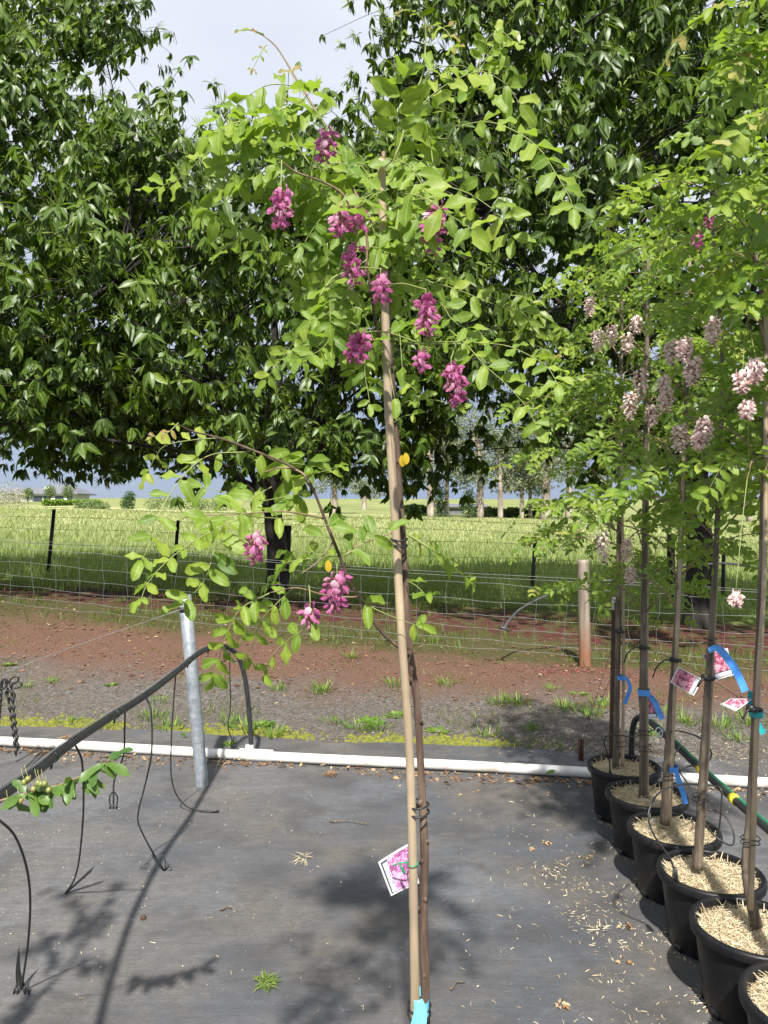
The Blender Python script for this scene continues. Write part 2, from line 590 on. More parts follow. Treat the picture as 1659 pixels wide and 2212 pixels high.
def ground_mat():
    m, nt, b = mat("ground")
    L = nt.links.new
    tc = nt.nodes.new("ShaderNodeTexCoord")
    sp = nt.nodes.new("ShaderNodeSeparateXYZ")
    L(tc.outputs['Object'], sp.inputs[0])
    ma = nt.nodes.new("ShaderNodeMath")
    ma.operation = 'MULTIPLY_ADD'
    ma.inputs[1].default_value = .155
    L(sp.outputs['X'], ma.inputs[0])
    L(sp.outputs['Y'], ma.inputs[2])
    n1 = noise(nt, 1.1, 6, .6)
    dn = nt.nodes.new("ShaderNodeMath")
    dn.operation = 'MULTIPLY_ADD'
    dn.inputs[1].default_value = 1.7
    L(n1.outputs['Fac'], dn.inputs[0])
    L(ma.outputs[0], dn.inputs[2])
    d = dn.outputs[0]   # distance across the strips + .85
    fine = noise(nt, 70, 6, .7)
    mid = noise(nt, 7, 6, .65)
    vor = nt.nodes.new("ShaderNodeTexVoronoi")
    vor.inputs['Scale'].default_value = 55
    L(tc.outputs['Object'], vor.inputs['Vector'])
    gr = ramp_node(nt, [(.0, (.055, .050, .045)), (.5, (.115, .104, .094)), (1, (.21, .195, .18))])
    L(vor.outputs['Color'], gr.inputs[0])
    gravel = mixc(nt, mrange(nt, mid.outputs['Fac'], .4, .7, 0, .6), gr.outputs[0], (.125, .092, .070))
    rs = ramp_node(nt, [(.25, (.068, .038, .028)), (.5, (.136, .076, .053)), (.75, (.25, .165, .12))])
    L(fine.outputs['Fac'], rs.inputs[0])
    soil = mixc(nt, mrange(nt, mid.outputs['Fac'], .5, .72, 0, .5), rs.outputs[0], (.15, .088, .062))
    c = mixc(nt, mrange(nt, d, 7.05, 7.75), gravel, soil)
    gs = ramp_node(nt, [(.3, (.055, .036, .020)), (.5, (.072, .070, .024)), (.7, (.15, .135, .065))])
    L(fine.outputs['Fac'], gs.inputs[0])
    c = mixc(nt, mrange(nt, d, 8.55, 9.1), c, gs.outputs[0])
    lit = ramp_node(nt, [(.3, (.035, .012, .012)), (.6, (.11, .03, .03)), (.8, (.20, .06, .055))])
    L(fine.outputs['Fac'], lit.inputs[0])
    k = nt.nodes.new("ShaderNodeMath")
    k.operation = 'MULTIPLY'
    L(mrange(nt, d, 10.0, 10.5), k.inputs[0])
    L(mrange(nt, mid.outputs['Fac'], .42, .55), k.inputs[1])
    c = mixc(nt, k.outputs[0], c, lit.outputs[0])
    fg = ramp_node(nt, [(.3, (.10, .15, .03)), (.7, (.19, .25, .06))])
    L(mid.outputs['Fac'], fg.inputs[0])
    c = mixc(nt, mrange(nt, d, 12.2, 13.2), c, fg.outputs[0])
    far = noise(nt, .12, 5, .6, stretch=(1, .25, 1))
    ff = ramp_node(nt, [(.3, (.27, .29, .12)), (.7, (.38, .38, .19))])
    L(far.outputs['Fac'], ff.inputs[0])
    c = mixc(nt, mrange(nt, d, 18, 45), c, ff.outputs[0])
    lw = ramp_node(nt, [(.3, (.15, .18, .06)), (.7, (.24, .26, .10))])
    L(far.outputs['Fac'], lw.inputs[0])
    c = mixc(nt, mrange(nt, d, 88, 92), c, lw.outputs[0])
    L(c, b.inputs['Base Color'])
    b.inputs['Roughness'].default_value = .95
    b.inputs['Specular IOR Level'].default_value = .15
    hh = nt.nodes.new("ShaderNodeMath")
    hh.operation = 'MULTIPLY_ADD'
    hh.inputs[1].default_value = .5
    L(vor.outputs['Distance'], hh.inputs[0])
    L(fine.outputs['Fac'], hh.inputs[2])
    bump(nt, b, hh.outputs[0], .8, .02)
    return m


def mat_mat():
    m, nt, b = mat("weed_mat")
    L = nt.links.new
    tc = nt.nodes.new("ShaderNodeTexCoord")
    st = noise(nt, 2.6, 8, .66, stretch=(.6, 1.7, 1))
    base = ramp_node(nt, [(.28, (.070, .076, .090)), (.5, (.102, .110, .128)), (.72, (.138, .147, .167))])
    L(st.outputs['Fac'], base.inputs[0])
    dirt = noise(nt, 1.35, 8, .62)
    c = mixc(nt, mrange(nt, dirt.outputs['Fac'], .44, .60, 0, .8), base.outputs[0], (.175, .150, .118))
    pale = noise(nt, .9, 6, .55)
    c = mixc(nt, mrange(nt, pale.outputs['Fac'], .50, .64, 0, .75), c, (.215, .225, .242))
    dk = noise(nt, 3.1, 6, .6)
    c = mixc(nt, mrange(nt, dk.outputs['Fac'], .50, .62, 0, .65), c, (.062, .060, .060))
    # dust trodden over the left part of the bed
    spx = nt.nodes.new("ShaderNodeSeparateXYZ")
    L(tc.outputs['Object'], spx.inputs[0])
    dn = noise(nt, 2.4, 8, .65, stretch=(.8, 1.3, 1))
    dm = nt.nodes.new("ShaderNodeMath")
    dm.operation = 'MULTIPLY'
    L(mrange(nt, spx.outputs['X'], .2, -1.3, 0, .75), dm.inputs[0])
    L(mrange(nt, dn.outputs['Fac'], .38, .6), dm.inputs[1])
    c = mixc(nt, dm.outputs[0], c, (.215, .200, .182))
    # woven slit-film texture
    w1 = nt.nodes.new("ShaderNodeTexWave")
    w1.bands_direction = 'Y'
    w1.inputs['Scale'].default_value = 95
    w1.inputs['Distortion'].default_value = .6
    w1.inputs['Detail'].default_value = 1
    L(tc.outputs['Object'], w1.inputs['Vector'])
    w2 = nt.nodes.new("ShaderNodeTexWave")
    w2.bands_direction = 'X'
    w2.inputs['Scale'].default_value = 95
    L(tc.outputs['Object'], w2.inputs['Vector'])
    wv = nt.nodes.new("ShaderNodeMath")
    wv.operation = 'MULTIPLY_ADD'
    wv.inputs[1].default_value = .55
    L(w2.outputs['Fac'], wv.inputs[0])
    L(w1.outputs['Fac'], wv.inputs[2])
    thr = noise(nt, 40, 4, .8, stretch=(.22, 3.0, 1))
    c = mixc(nt, mrange(nt, thr.outputs['Fac'], .40, .64, .0, .36), c, (.045, .047, .052))
    c = mixc(nt, mrange(nt, wv.outputs[0], 0, 1.5, .40, 0), c, (.03, .03, .033))
    mot = noise(nt, 17, 9, .78, stretch=(1, 1.5, 1))
    c = mixc(nt, mrange(nt, mot.outputs['Fac'], .40, .64, .42, 0), c, (.052, .052, .056))
    spk = noise(nt, 260, 2, .6)
    c = mixc(nt, mrange(nt, spk.outputs['Fac'], .62, .74, 0, .5), c, (.28, .26, .23))
    spd = noise(nt, 140, 3, .7, stretch=(.5, 1.4, 1))
    c = mixc(nt, mrange(nt, spd.outputs['Fac'], .38, .5, .4, 0), c, (.05, .05, .054))
    L(c, b.inputs['Base Color'])
    b.inputs['Roughness'].default_value = .62
    b.inputs['Specular IOR Level'].default_value = .35
    cr = nt.nodes.new("ShaderNodeTexVoronoi")
    cr.feature = 'DISTANCE_TO_EDGE'
    cr.inputs['Scale'].default_value = 1.3
    mpc = nt.nodes.new("ShaderNodeMapping")
    mpc.inputs['Scale'].default_value = (.45, 1.9, 1)
    wob = noise(nt, 1.5, 3)
    addv = nt.nodes.new("ShaderNodeVectorMath")
    addv.operation = 'MULTIPLY_ADD'
    addv.inputs[1].default_value = (.5, .5, 0)
    L(wob.outputs['Color'], addv.inputs[0])
    L(tc.outputs['Object'], addv.inputs[2])
    L(addv.outputs[0], mpc.inputs[0])
    L(mpc.outputs[0], cr.inputs['Vector'])
    crease = mrange(nt, cr.outputs['Distance'], 0, .03, 1, 0)
    hsum = nt.nodes.new("ShaderNodeMath")
    hsum.operation = 'MULTIPLY_ADD'
    hsum.inputs[1].default_value = 1.6
    L(crease, hsum.inputs[0])
    und = noise(nt, 6, 5, .6, stretch=(.6, 1.6, 1))
    hs2 = nt.nodes.new("ShaderNodeMath")
    hs2.operation = 'MULTIPLY_ADD'
    hs2.inputs[1].default_value = 6.0
    L(und.outputs['Fac'], hs2.inputs[0])
    L(wv.outputs[0], hs2.inputs[2])
    L(hs2.outputs[0], hsum.inputs[2])
    bump(nt, b, hsum.outputs[0], .35, .0022)
    return m


M['ground'] = ground_mat()
M['mat'] = mat_mat()

# ------------------------------------------------------------------ terrain
HS_Y = np.log(np.array([6, 9, 14, 25, 80, 140, 260, 700]))
HS_0 = np.array([0, .14, .18, .30, 1.05, 2.2, 5.2, 13])
HS_K = np.array([0, .50, .45, .45, 1.75, 2.9, 2.0, 0])


def hgt(X, Y):
    X = np.asarray(X, float)
    Y = np.asarray(Y, float)
    ly = np.log(np.maximum(Y, 6))
    u = np.clip(X / np.maximum(Y, 6), -.8, .8)
    return np.interp(ly, HS_Y, HS_0) - np.interp(ly, HS_Y, HS_K) * u


def hg(X, Y):
    return float(hgt(X, Y))


def build_ground():
    ys = np.concatenate([np.linspace(-14, 5.5, 14), np.linspace(6, 16, 60), np.geomspace(16.3, 900, 110)])
    us = np.linspace(-1, 1, 121)
    half = 9 + .95 * np.maximum(ys, 0)
    X = us[None, :] * half[:, None]
    Y = np.repeat(ys[:, None], len(us), 1)
    Z = hgt(X, Y)
    r = np.random.default_rng(3)
    bump_ = np.clip((Y - 5.4) / 2, 0, 1) * .012 * r.standard_normal(Z.shape)
    Z = Z + np.where(Y < 20, bump_, 0)
    v = np.stack([X, Y, Z], -1).reshape(-1, 3)
    n = len(us)
    i = np.arange(len(ys) - 1)[:, None] * n
    j = np.arange(n - 1)[None, :]
    q = np.stack([i + j, i + j + 1, i + n + j + 1, i + n + j], -1).reshape(-1, 4)
    mb = MB()
    mb.add(v, q)
    o = mb.build("ground", M['ground'], origin=(0, 0, 0))
    tag(o, kind="structure")


build_ground()


def mat_edge(x):
    return 5.10 - .155 * x + .03 * np.sin(x * 3.1) + .018 * np.sin(x * 7.3 + 1)


def mat_z(x, y):
    return .010 + .003 * np.sin(x * 2.3 + y * 1.1) + .002 * np.sin(y * 6.0 + x * .8) + .0015 * np.sin(x * 9 + y * 3)


def build_mat():
    xs = np.linspace(-8.5, 8.5, 171)
    ts = np.linspace(0, 1, 130)
    X = np.repeat(xs[None, :], len(ts), 0)
    Y = -4 + (mat_edge(X) + 4) * ts[:, None]
    Z = mat_z(X, Y)
    v = np.stack([X, Y, Z], -1).reshape(-1, 3)
    n = len(xs)
    i = np.arange(len(ts) - 1)[:, None] * n
    j = np.arange(n - 1)[None, :]
    q = np.stack([i + j, i + j + 1, i + n + j + 1, i + n + j], -1).reshape(-1, 4)
    mb = MB()
    mb.add(v, q)
    tag(mb.build("weed_mat", M['mat'], origin=(0, 0, 0)), kind="structure")


build_mat()

# ------------------------------------------------------------------ PVC pipe
def pipe_y(x):
    return 4.60 - .158 * x


def build_pipe():
    root = empty("water_pipe", (-.86, pipe_y(-.86), .012), "long white plastic water pipe lying across the black weed mat", "pipe")
    xs = np.linspace(-6.5, 6.5, 60)
    pts = np.stack([xs, pipe_y(xs) + .006 * np.sin(xs * 1.7), np.full_like(xs, .045) + .002 * np.sin(xs * 2.3)], -1)
    mb = MB()
    mb.tube(pts, .031, 20)
    mb.build("pipe_run", M['pvc'], root)
    mb = MB()
    d = nrm(np.array([1, -.158, 0]))
    c = np.array([-.80, pipe_y(-.80), .045])
    mb.tube([c - d * .13, c - d * .128, c + d * .09, c + d * .092], [.034, .0385, .0385, .034], 20)
    c2 = np.array([-.862, pipe_y(-.862), .045])
    mb.tube([c2 + (0, 0, .02), c2 + (0, 0, .062), c2 + (0, 0, .063)], [.026, .026, .019], 18)
    mb.build("tee_fitting", M['pvc'], root)


build_pipe()

# ------------------------------------------------------------------ plant pots with straw
POT_H = .27


def pot_mesh(c):
    c = np.asarray(c, float)
    mb = MB()
    prof = [(0.0, .0), (.136, .0), (.143, .006), (.146, .02), (.171, .245), (.171, .251)]
    mb.lathe(prof, c, 64)
    inner = [(.166, .262), (.160, .20), (.150, .10), (.0, .10)]
    mb.lathe(inner, c, 64)
    rim = MB()
    rim.lathe([(.1705, .238), (.179, .236), (.1855, .239), (.187, .246), (.187, .262), (.184, .269), (.178, .271), (.170, .270), (.166, .264), (.166, .255)], c, 64)
    holes = MB()
    for k in range(8):
        a = k * math.pi / 4 + .3
        u = np.array([math.cos(a), math.sin(a), 0])
        R = np.array([[u[0], -u[1], 0], [u[1], u[0], 0], [0, 0, 1]])
        holes.box(c + u * .1445 + (0, 0, .012), (.008, .035, .022), R=R)
    mb.merge(holes, 1)
    return mb, rim


def make_pot(c, label):
    b, r = pot_mesh(c)
    root = b.build("plant_pot", [M['pot'], M['rubber']], origin=c)
    tag(root, label, "plant pot", "black pots with straw mulch")
    r.build("rim", M['pot'], root)
    return root


def copy_pot(root, c, label):
    o = root.copy()
    COL.objects.link(o)
    o.location = c
    o['label'] = label
    for ch in root.children:
        d = ch.copy()
        COL.objects.link(d)
        d.parent = o
    return o


def strips(mb, base, ang, tilt, L, Wd, col, bend=.15):
    d = np.stack([np.cos(ang) * np.cos(tilt), np.sin(ang) * np.cos(tilt), np.sin(tilt)], -1)
    n = np.stack([rng.normal(0, .35, len(ang)), rng.normal(0, .35, len(ang)), np.ones(len(ang))], -1)
    add_leaves(mb, STRIP, base - d * (L * .5)[:, None], d, n, L, Wd, .5, bend, col)


STRIP = leaf_template([0, .5, 1], [.8, 1, .7])


def make_mulch(c, label, n=900):
    c = np.asarray(c, float)
    mb = MB()
    # mound
    k, m = 10, 40
    rr = np.linspace(0, .162, k)
    aa = np.linspace(0, 2 * math.pi, m, endpoint=False)
    v = np.array([[r * math.cos(a), r * math.sin(a), .238 + .014 * (1 - r / .162) + rng.normal(0, .003)] for r in rr for a in aa])
    q = []
    for i in range(k - 1):
        for j in range(m):
            q.append((i * m + j, i * m + (j + 1) % m, (i + 1) * m + (j + 1) % m, (i + 1) * m + j))
    mb.add(v + c, q, col=.45)
    r = .158 * np.sqrt(rng.random(n))
    a = rng.random(n) * 6.283
    z = .238 + .014 * (1 - r / .162) + rng.uniform(0, .018, n)
    base = np.stack([r * np.cos(a), r * np.sin(a), z], -1) + c
    strips(mb, base, rng.random(n) * 6.283, rng.normal(0, .28, n), rng.uniform(.010, .044, n), rng.uniform(.0011, .0028, n), rng.random(n) * .75 + .25)
    # stray upright bits at the rim
    n2 = 36
    a = rng.random(n2) * 6.283
    base = np.stack([.155 * np.cos(a), .155 * np.sin(a), np.full(n2, .262)], -1) + c
    strips(mb, base, a + rng.normal(0, .5, n2), rng.uniform(.3, 1.1, n2), rng.uniform(.02, .04, n2), rng.uniform(.002, .004, n2), rng.random(n2))
    o = mb.build("straw_mulch", M['straw'], origin=c)
    tag(o, label, "mulch", "straw mulch in the pots", "stuff")
    return o


POTS = [(1.255, 3.87), (1.235, 3.48), (1.215, 3.10), (1.205, 2.73), (1.18, 2.37), (1.165, 2.0)]
ORD = ["farthest pot, beside the rusty post", "second pot from the rusty post", "third pot from the rusty post",
       "fourth pot from the rusty post, drip loop hanging in", "fifth pot from the rusty post, right of the bare mat",
       "sixth pot, cut off by the bottom right corner"]
pot0 = None
for (x, y), w in zip(POTS, ORD):
    lab = "black plastic pot of straw, " + w.replace(" pot", " in the row", 1) if False else "black round plastic " + w.split(",")[0].replace("farthest pot", "pot farthest back in the row") + ((", " + w.split(",")[1].strip()) if "," in w else "")
    c = (x, y, .008)
    pot0 = make_pot(c, lab) if pot0 is None else None or (copy_pot(pot0, c, lab) and pot0)
    make_mulch(c, "pale straw mulch filling the " + w.split(", cut")[0].split(", with")[0].split(", right")[0], 2200 if y < 3.3 else 1300)
c = (.085, 1.32, .008)
copy_pot(pot0, c, "black plastic pot holding the pink flowered robinia, below the cyan ribbon")
make_mulch(c, "pale straw mulch around the foot of the pink flowered robinia", 500)
c = (-1.16, 1.62, .008)
copy_pot(pot0, c, "black plastic pot of the small crab apple, beside the hanging drip tubes")
make_mulch(c, "pale straw mulch around the foot of the crab apple", 500)


# ------------------------------------------------------------------ robinia building blocks
CLEAR = None


def compound_leaf(fol, stems, path, npair, Ln, tint=.45, curl=0.0, petiole=.2, tip=True, Nrm=None, m=0, r0=.0011, wr=.44, tpl=OVAL, spread=.12):
    p = smooth(path, 6)
    seg = np.linalg.norm(np.diff(p, axis=0), axis=1)
    s = np.concatenate([[0], np.cumsum(seg)])
    s /= s[-1]
    stems.tube(p, np.linspace(r0, r0 * .45, len(p)), 5, m=m)
    T = nrm(np.gradient(p, axis=0))
    ts = np.linspace(petiole, .97, npair)
    N0 = Nrm if Nrm is not None else nrm(np.array([rng.normal(0, .3), -.85 + rng.normal(0, .25), .62]))
    base, dr, nn, LL, cc = [], [], [], [], []
    for i, t in enumerate(ts):
        b = np.array([np.interp(t, s, p[:, k]) for k in range(3)])
        tg = nrm(np.array([np.interp(t, s, T[:, k]) for k in range(3)]))
        n = N0 - (N0 @ tg) * tg
        if np.linalg.norm(n) < .2:
            n = np.array([0, -1.0, .2])
            n = n - (n @ tg) * tg
        n = nrm(n)
        side = np.cross(tg, n)
        if CLEAR is not None:
            qx, qy = 829.5 + b[0] * F / b[1], 1106 - (b[2] - H) * F / b[1]
            if b[1] < Y0 and any(abs(qx - x_) < w_ and y0_ < qy < y1_ for x_, w_, y0_, y1_ in CLEAR):
                continue
        size = Ln * (.80 + .3 * math.sin(math.pi * (t * .75 + .15))) * rng.uniform(.78, 1.14)
        for sg in (-1, 1):
            if rng.random() < .06:
                continue
            dd = sg * side * rng.uniform(.8, 1.0) + tg * rng.uniform(.3, .6) + np.array([0, 0, -.08]) + rng.normal(0, spread, 3)
            base.append(b + tg * rng.normal(0, .003))
            dr.append(dd)
            nn.append(n + rng.normal(0, .34, 3))
            LL.append(size * rng.uniform(.9, 1.08))
            cc.append(np.clip(tint + rng.normal(0, .16), 0, max(.8, tint + .05)))
    if tip:
        base.append(p[-1])
        dr.append(T[-1] + rng.normal(0, .15, 3))
        nn.append(N0 + rng.normal(0, .3, 3))
        LL.append(Ln * .95)
        cc.append(tint)
    K = len(base)
    LL = np.array(LL)
    add_leaves(fol, tpl, np.array(base), np.array(dr), np.array(nn), LL, LL * rng.uniform(wr * .9, wr * 1.12, K), rng.normal(.34 + curl, .22, K), rng.normal(.12 + curl * .4, .14, K), np.array(cc), wav=1.0)


def petal_template():
    # standard petal (reflexed disc), two wings and a keel; x = forward, z = up, unit size
    v, q = [], []

    def grid(fn, nu, nv, c):
        b = len(v)
        for i in range(nu + 1):
            for j in range(nv + 1):
                v.append((*fn(i / nu, j / nv), c))
        for i in range(nu):
            for j in range(nv):
                a = b + i * (nv + 1) + j
                q.append((a, a + 1, a + nv + 2, a + nv + 1))

    def std(a, b):
        w = math.sin(math.pi * min(1, a * .82 + .06)) * .62
        y = (b - .5) * 2 * w
        z = a * 1.0
        x = -.15 + .25 * a - .45 * a * a - .30 * abs(b - .5) * 2 * a
        return (x, y, z)
    grid(std, 4, 4, .12)

    def wing(sg):
        def f(a, b):
            w = math.sin(math.pi * min(1, a * .9 + .05)) * .30
            return (a * .95, sg * (.14 + .16 * a + .1 * math.sin(b * 3.1)), .05 + (b - .5) * 2 * w - .1 * a)
        return f
    grid(wing(1), 3, 2, -.05)
    grid(wing(-1), 3, 2, -.05)

    def keel(a, b):
        w = math.sin(math.pi * min(1, a * .9 + .05)) * .2
        return (a * .8, (b - .5) * .16, -.12 + (b - .5) * 0 + w * (abs(b - .5) * 2) - .1 * a + .2 * a * a)
    grid(keel, 3, 2, -.25)
    return np.array(v), np.array(q)


PET_V, PET_Q = petal_template()


def raceme(mb, stems, top, Lr, Rr, size, n, tint=.5, lean=(0, 0), var=.14):
    top = np.asarray(top, float)
    ax = np.array([lean[0], lean[1], -1.0])
    ax = nrm(ax)
    stems.tube(smooth([top + (0, 0, .015), top, top + ax * Lr * .5, top + ax * Lr], 4), [.0010] * 13, 4)
    for i in range(n):
        t = (i + .5) / n
        a = i * 2.4 + rng.normal(0, .25)
        taper = .55 + .6 * math.sin(math.pi * min(1, .25 + t * .8))
        out = np.array([math.cos(a), math.sin(a), 0]) * Rr * taper * rng.uniform(.55, 1.0)
        pos = top + ax * Lr * t + out * .62
        f = nrm(np.array([math.cos(a), math.sin(a), rng.normal(-.25, .3)]))
        up = np.array([0, 0, 1.0]) + rng.normal(0, .35, 3)
        up = nrm(up - (up @ f) * f)
        sd = np.cross(up, f)
        S = size * rng.uniform(.75, 1.1) * (1.0 if t < .8 else .72)
        v = pos + S * (PET_V[:, 0:1] * f + PET_V[:, 1:2] * sd + PET_V[:, 2:3] * up)
        mb.add(v, PET_Q, col=np.clip(tint + PET_V[:, 3] + rng.normal(0, var), 0, .9))
        stems.tube([top + ax * Lr * t, pos - f * S * .1], [.0007, .0016], 4, m=1)


def peduncle(stems, nodes, top):
    nd = np.vstack(nodes)
    q = nd[int(np.argmin(((nd - top) ** 2).sum(1) + .5 * np.maximum(0, top[2] - nd[:, 2]) ** 2))]
    t = np.asarray(top) + (0, 0, .014)
    stems.tube(smooth([q, q * .5 + t * .5 + (0, 0, .015), t], 5), np.linspace(.0015, .0010, 11), 5)


M['calyx'] = simple("calyx", [(.3, (.16, .03, .05)), (.7, (.26, .07, .08))], 20, .6)

# ------------------------------------------------------------------ the pink-flowered robinia in the middle
Y0 = 1.32


def cv(tag_, x, y):
    return {'A': (259 + .573 * x, .573 * y), 'B': (432 + .4687 * x, 389 + .4687 * y), 'C': (259 + .4687 * x, 864 + .4687 * y),
            'E': (293.8 + .3333 * x, 155.5 + .3333 * y), 'F': (777.6 + .28125 * x, 51.8 + .28125 * y), 'G': (553 + .2083 * x, 518.4 + .2083 * y), 'D': (x, y)}[tag_]


def trace(c, pts, y0, y1=None):
    y1 = y0 if y1 is None else y1
    n = len(pts)
    out = []
    for i, (x, y) in enumerate(pts):
        px, py = cv(c, x, y)
        out.append(P(px, py, y0 + (y1 - y0) * i / max(1, n - 1)))
    return out


LEAVES = [
    ('E', [(1130, 600), (1040, 470), (980, 360), (880, 320), (760, 350), (690, 460), (620, 640), (560, 780), (520, 930)], 11, 52, .46),
    ('E', [(900, 400), (760, 360), (600, 400), (500, 490), (400, 580), (300, 680), (160, 740)], 9, 54, .55),
    ('E', [(1050, 90), (880, 80), (760, 130), (650, 220), (540, 300)], 6, 46, .55),
    ('E', [(1240, 380), (1150, 240), (980, 230), (800, 300), (640, 330), (520, 400)], 9, 54, .60),
    ('E', [(1050, 650), (900, 600), (760, 690), (640, 690), (560, 760)], 7, 50, .5),
    ('E', [(1180, 590), (1220, 740), (1235, 900), (1240, 1120), (1235, 1300)], 7, 64, .36),
    ('E', [(1000, 700), (900, 720), (780, 730), (600, 760), (450, 900)], 7, 46, .52),
    ('E', [(900, 870), (760, 920), (690, 1010), (640, 1100), (540, 1180)], 6, 46, .48),
    ('E', [(1420, 830), (1500, 930), (1560, 1080), (1590, 1150)], 5, 50, .48),
    ('E', [(1640, 760), (1540, 800), (1460, 860), (1380, 900)], 4, 52, .55),
    ('E', [(1200, 640), (1300, 600), (1420, 590), (1500, 600)], 4, 56, .42),
    ('E', [(950, 170), (1050, 200), (1130, 130)], 3, 62, .6),
    ('E', [(1160, 260), (1060, 280), (960, 330), (860, 400), (700, 420)], 7, 52, .62),
    ('E', [(1100, 560), (960, 480), (820, 470), (700, 520), (620, 560)], 7, 52, .45),
    ('E', [(1080, 640), (1120, 760), (1140, 880)], 4, 66, .3),
    ('E', [(1350, 700), (1420, 660), (1500, 700)], 3, 54, .45),
    ('F', [(190, 1100), (260, 1010), (290, 720), (310, 540), (330, 420)], 7, 54, .48),
    ('F', [(560, 1070), (540, 900), (515, 780), (450, 830), (420, 1000), (410, 1250), (400, 1420)], 8, 58, .56),
    ('F', [(500, 380), (620, 330), (780, 320), (870, 380)], 4, 48, .6),
    ('F', [(460, 630), (640, 480), (820, 390), (960, 370), (1130, 470), (1230, 620)], 7, 52, .58),
    ('F', [(760, 790), (900, 755), (1050, 765), (1240, 850), (1390, 970), (1500, 1140), (1600, 1310), (1640, 1420)], 9, 46, .5),
    ('F', [(540, 880), (720, 890), (850, 970), (920, 1050)], 4, 46, .5),
    ('F', [(500, 1245), (650, 1245), (830, 1300), (990, 1400), (1100, 1500), (1160, 1640)], 7, 48, .56),
    ('F', [(300, 1300), (480, 1330), (680, 1460), (870, 1580)], 4, 62, .66),
    ('F', [(880, 450), (940, 260), (990, 100), (1090, 60), (1190, 150)], 7, 30, .72),
    ('F', [(900, 400), (980, 250), (1060, 120), (1080, 220)], 5, 38, .62),
    ('F', [(510, 20), (600, 15), (680, 70), (720, 180)], 5, 22, .92),
    ('F', [(560, 1650), (420, 1650), (330, 1690)], 3, 46, .5),
    ('F', [(700, 620), (780, 540), (900, 500), (1010, 560)], 4, 50, .55),
    ('F', [(300, 880), (380, 820), (480, 760), (560, 640)], 4, 52, .62),
    ('G', [(1150, 200), (1050, 290), (970, 450), (930, 600), (740, 760), (590, 840)], 7, 42, .42),
    ('G', [(740, 30), (740, 300), (640, 520), (610, 700), (590, 900), (560, 1000)], 7, 46, .38),
    ('G', [(1160, 760), (1050, 710), (880, 680), (700, 780), (500, 900), (380, 1080), (230, 1280), (100, 1450)], 10, 40, .45),
    ('G', [(1080, 880), (850, 880), (800, 980), (690, 1120), (580, 1190), (450, 1250)], 7, 42, .4),
    ('G', [(1130, 1180), (1130, 1400), (1160, 1560), (1180, 1700)], 5, 30, .5),
    ('G', [(1350, 700), (1290, 560), (1240, 640)], 3, 46, .36),
    ('G', [(1430, 560), (1550, 640), (1600, 800), (1640, 900)], 5, 38, .48),
    ('G', [(1300, 120), (1380, 110), (1450, 190)], 4, 24, .62),
    ('B', [(880, 470), (1060, 470), (1200, 510), (1350, 570), (1480, 600)], 7, 42, .52),
    ('B', [(900, 760), (1100, 745), (1270, 750), (1420, 765), (1540, 820), (1600, 860), (1650, 940)], 9, 36, .52),
    ('B', [(1150, 690), (1230, 760), (1310, 850), (1420, 950), (1500, 1040), (1550, 1130)], 8, 46, .52),
    ('B', [(900, 900), (960, 940), (1020, 990)], 4, 32, .5),
    ('B', [(890, 1120), (935, 1090), (985, 1080)], 4, 26, .5),
    ('B', [(1000, 560), (1100, 560), (1160, 640), (1230, 690)], 5, 38, .45),
    ('B', [(870, 260), (930, 290), (1010, 310), (1060, 320)], 3, 42, .5),
    ('B', [(880, 1060), (960, 1020), (1050, 1010), (1150, 1030), (1200, 1060)], 6, 24, .45),
    ('C', [(580, 240), (430, 250), (330, 310), (240, 420), (185, 520), (160, 600), (130, 680), (100, 740)], 8, 40, .55),
    ('C', [(450, 175), (330, 185), (210, 210), (160, 270), (125, 340)], 6, 38, .78),
    ('C', [(270, 105), (220, 150), (150, 170)], 5, 17, .93),
    ('C', [(560, 545), (470, 580), (360, 640), (270, 700), (180, 780), (120, 860), (95, 930)], 9, 29, .6),
    ('C', [(700, 400), (580, 470), (500, 560), (440, 680), (390, 830), (300, 930)], 9, 48, .46),
    ('C', [(740, 250), (780, 350), (820, 440)], 4, 52, .42),
    ('C', [(640, 240), (720, 280), (870, 300)], 4, 50, .42),
    ('C', [(830, 360), (900, 340), (1000, 310)], 3, 32, .5),
    ('C', [(880, 420), (740, 450), (600, 470), (500, 430), (380, 400)], 5, 56, .4),
    ('C', [(790, 550), (650, 540), (500, 520), (400, 560)], 4, 42, .5),
    ('C', [(1040, 715), (1110, 670), (1180, 620), (1240, 600)], 5, 42, .42),
    ('C', [(1100, 910), (1170, 960), (1260, 1000), (1370, 1040)], 4, 42, .56),
    ('C', [(1320, 620), (1400, 670), (1480, 720), (1560, 790), (1620, 840)], 8, 32, .5),
    ('C', [(800, 865), (700, 960), (650, 1020), (610, 1130), (590, 1190)], 8, 40, .55),
    ('C', [(690, 890), (560, 960), (500, 1060), (460, 1180), (430, 1270)], 8, 38, .5),
    ('C', [(900, 960), (850, 1050), (770, 1110), (700, 1180), (670, 1250)], 6, 34, .5),
    ('C', [(840, 600), (880, 560), (970, 580)], 3, 50, .4),
    ('C', [(880, 730), (770, 750), (720, 800), (690, 850)], 5, 36, .5),
    ('C', [(1320, 830), (1370, 860), (1410, 900)], 2, 36, .5),
    ('C', [(1010, 720), (950, 720), (860, 700), (780, 700)], 4, 40, .45),
    ('D', [(700, 270), (640, 180), (625, 150), (622, 200)], 5, 22, .95),
    ('D', [(570, 75), (545, 65), (515, 66)], 4, 12, .95),
    ('D', [(575, 95), (560, 120), (545, 150)], 4, 14, .96),
    ('D', [(912, 40), (880, 20), (845, 40)], 6, 12, .92),
]
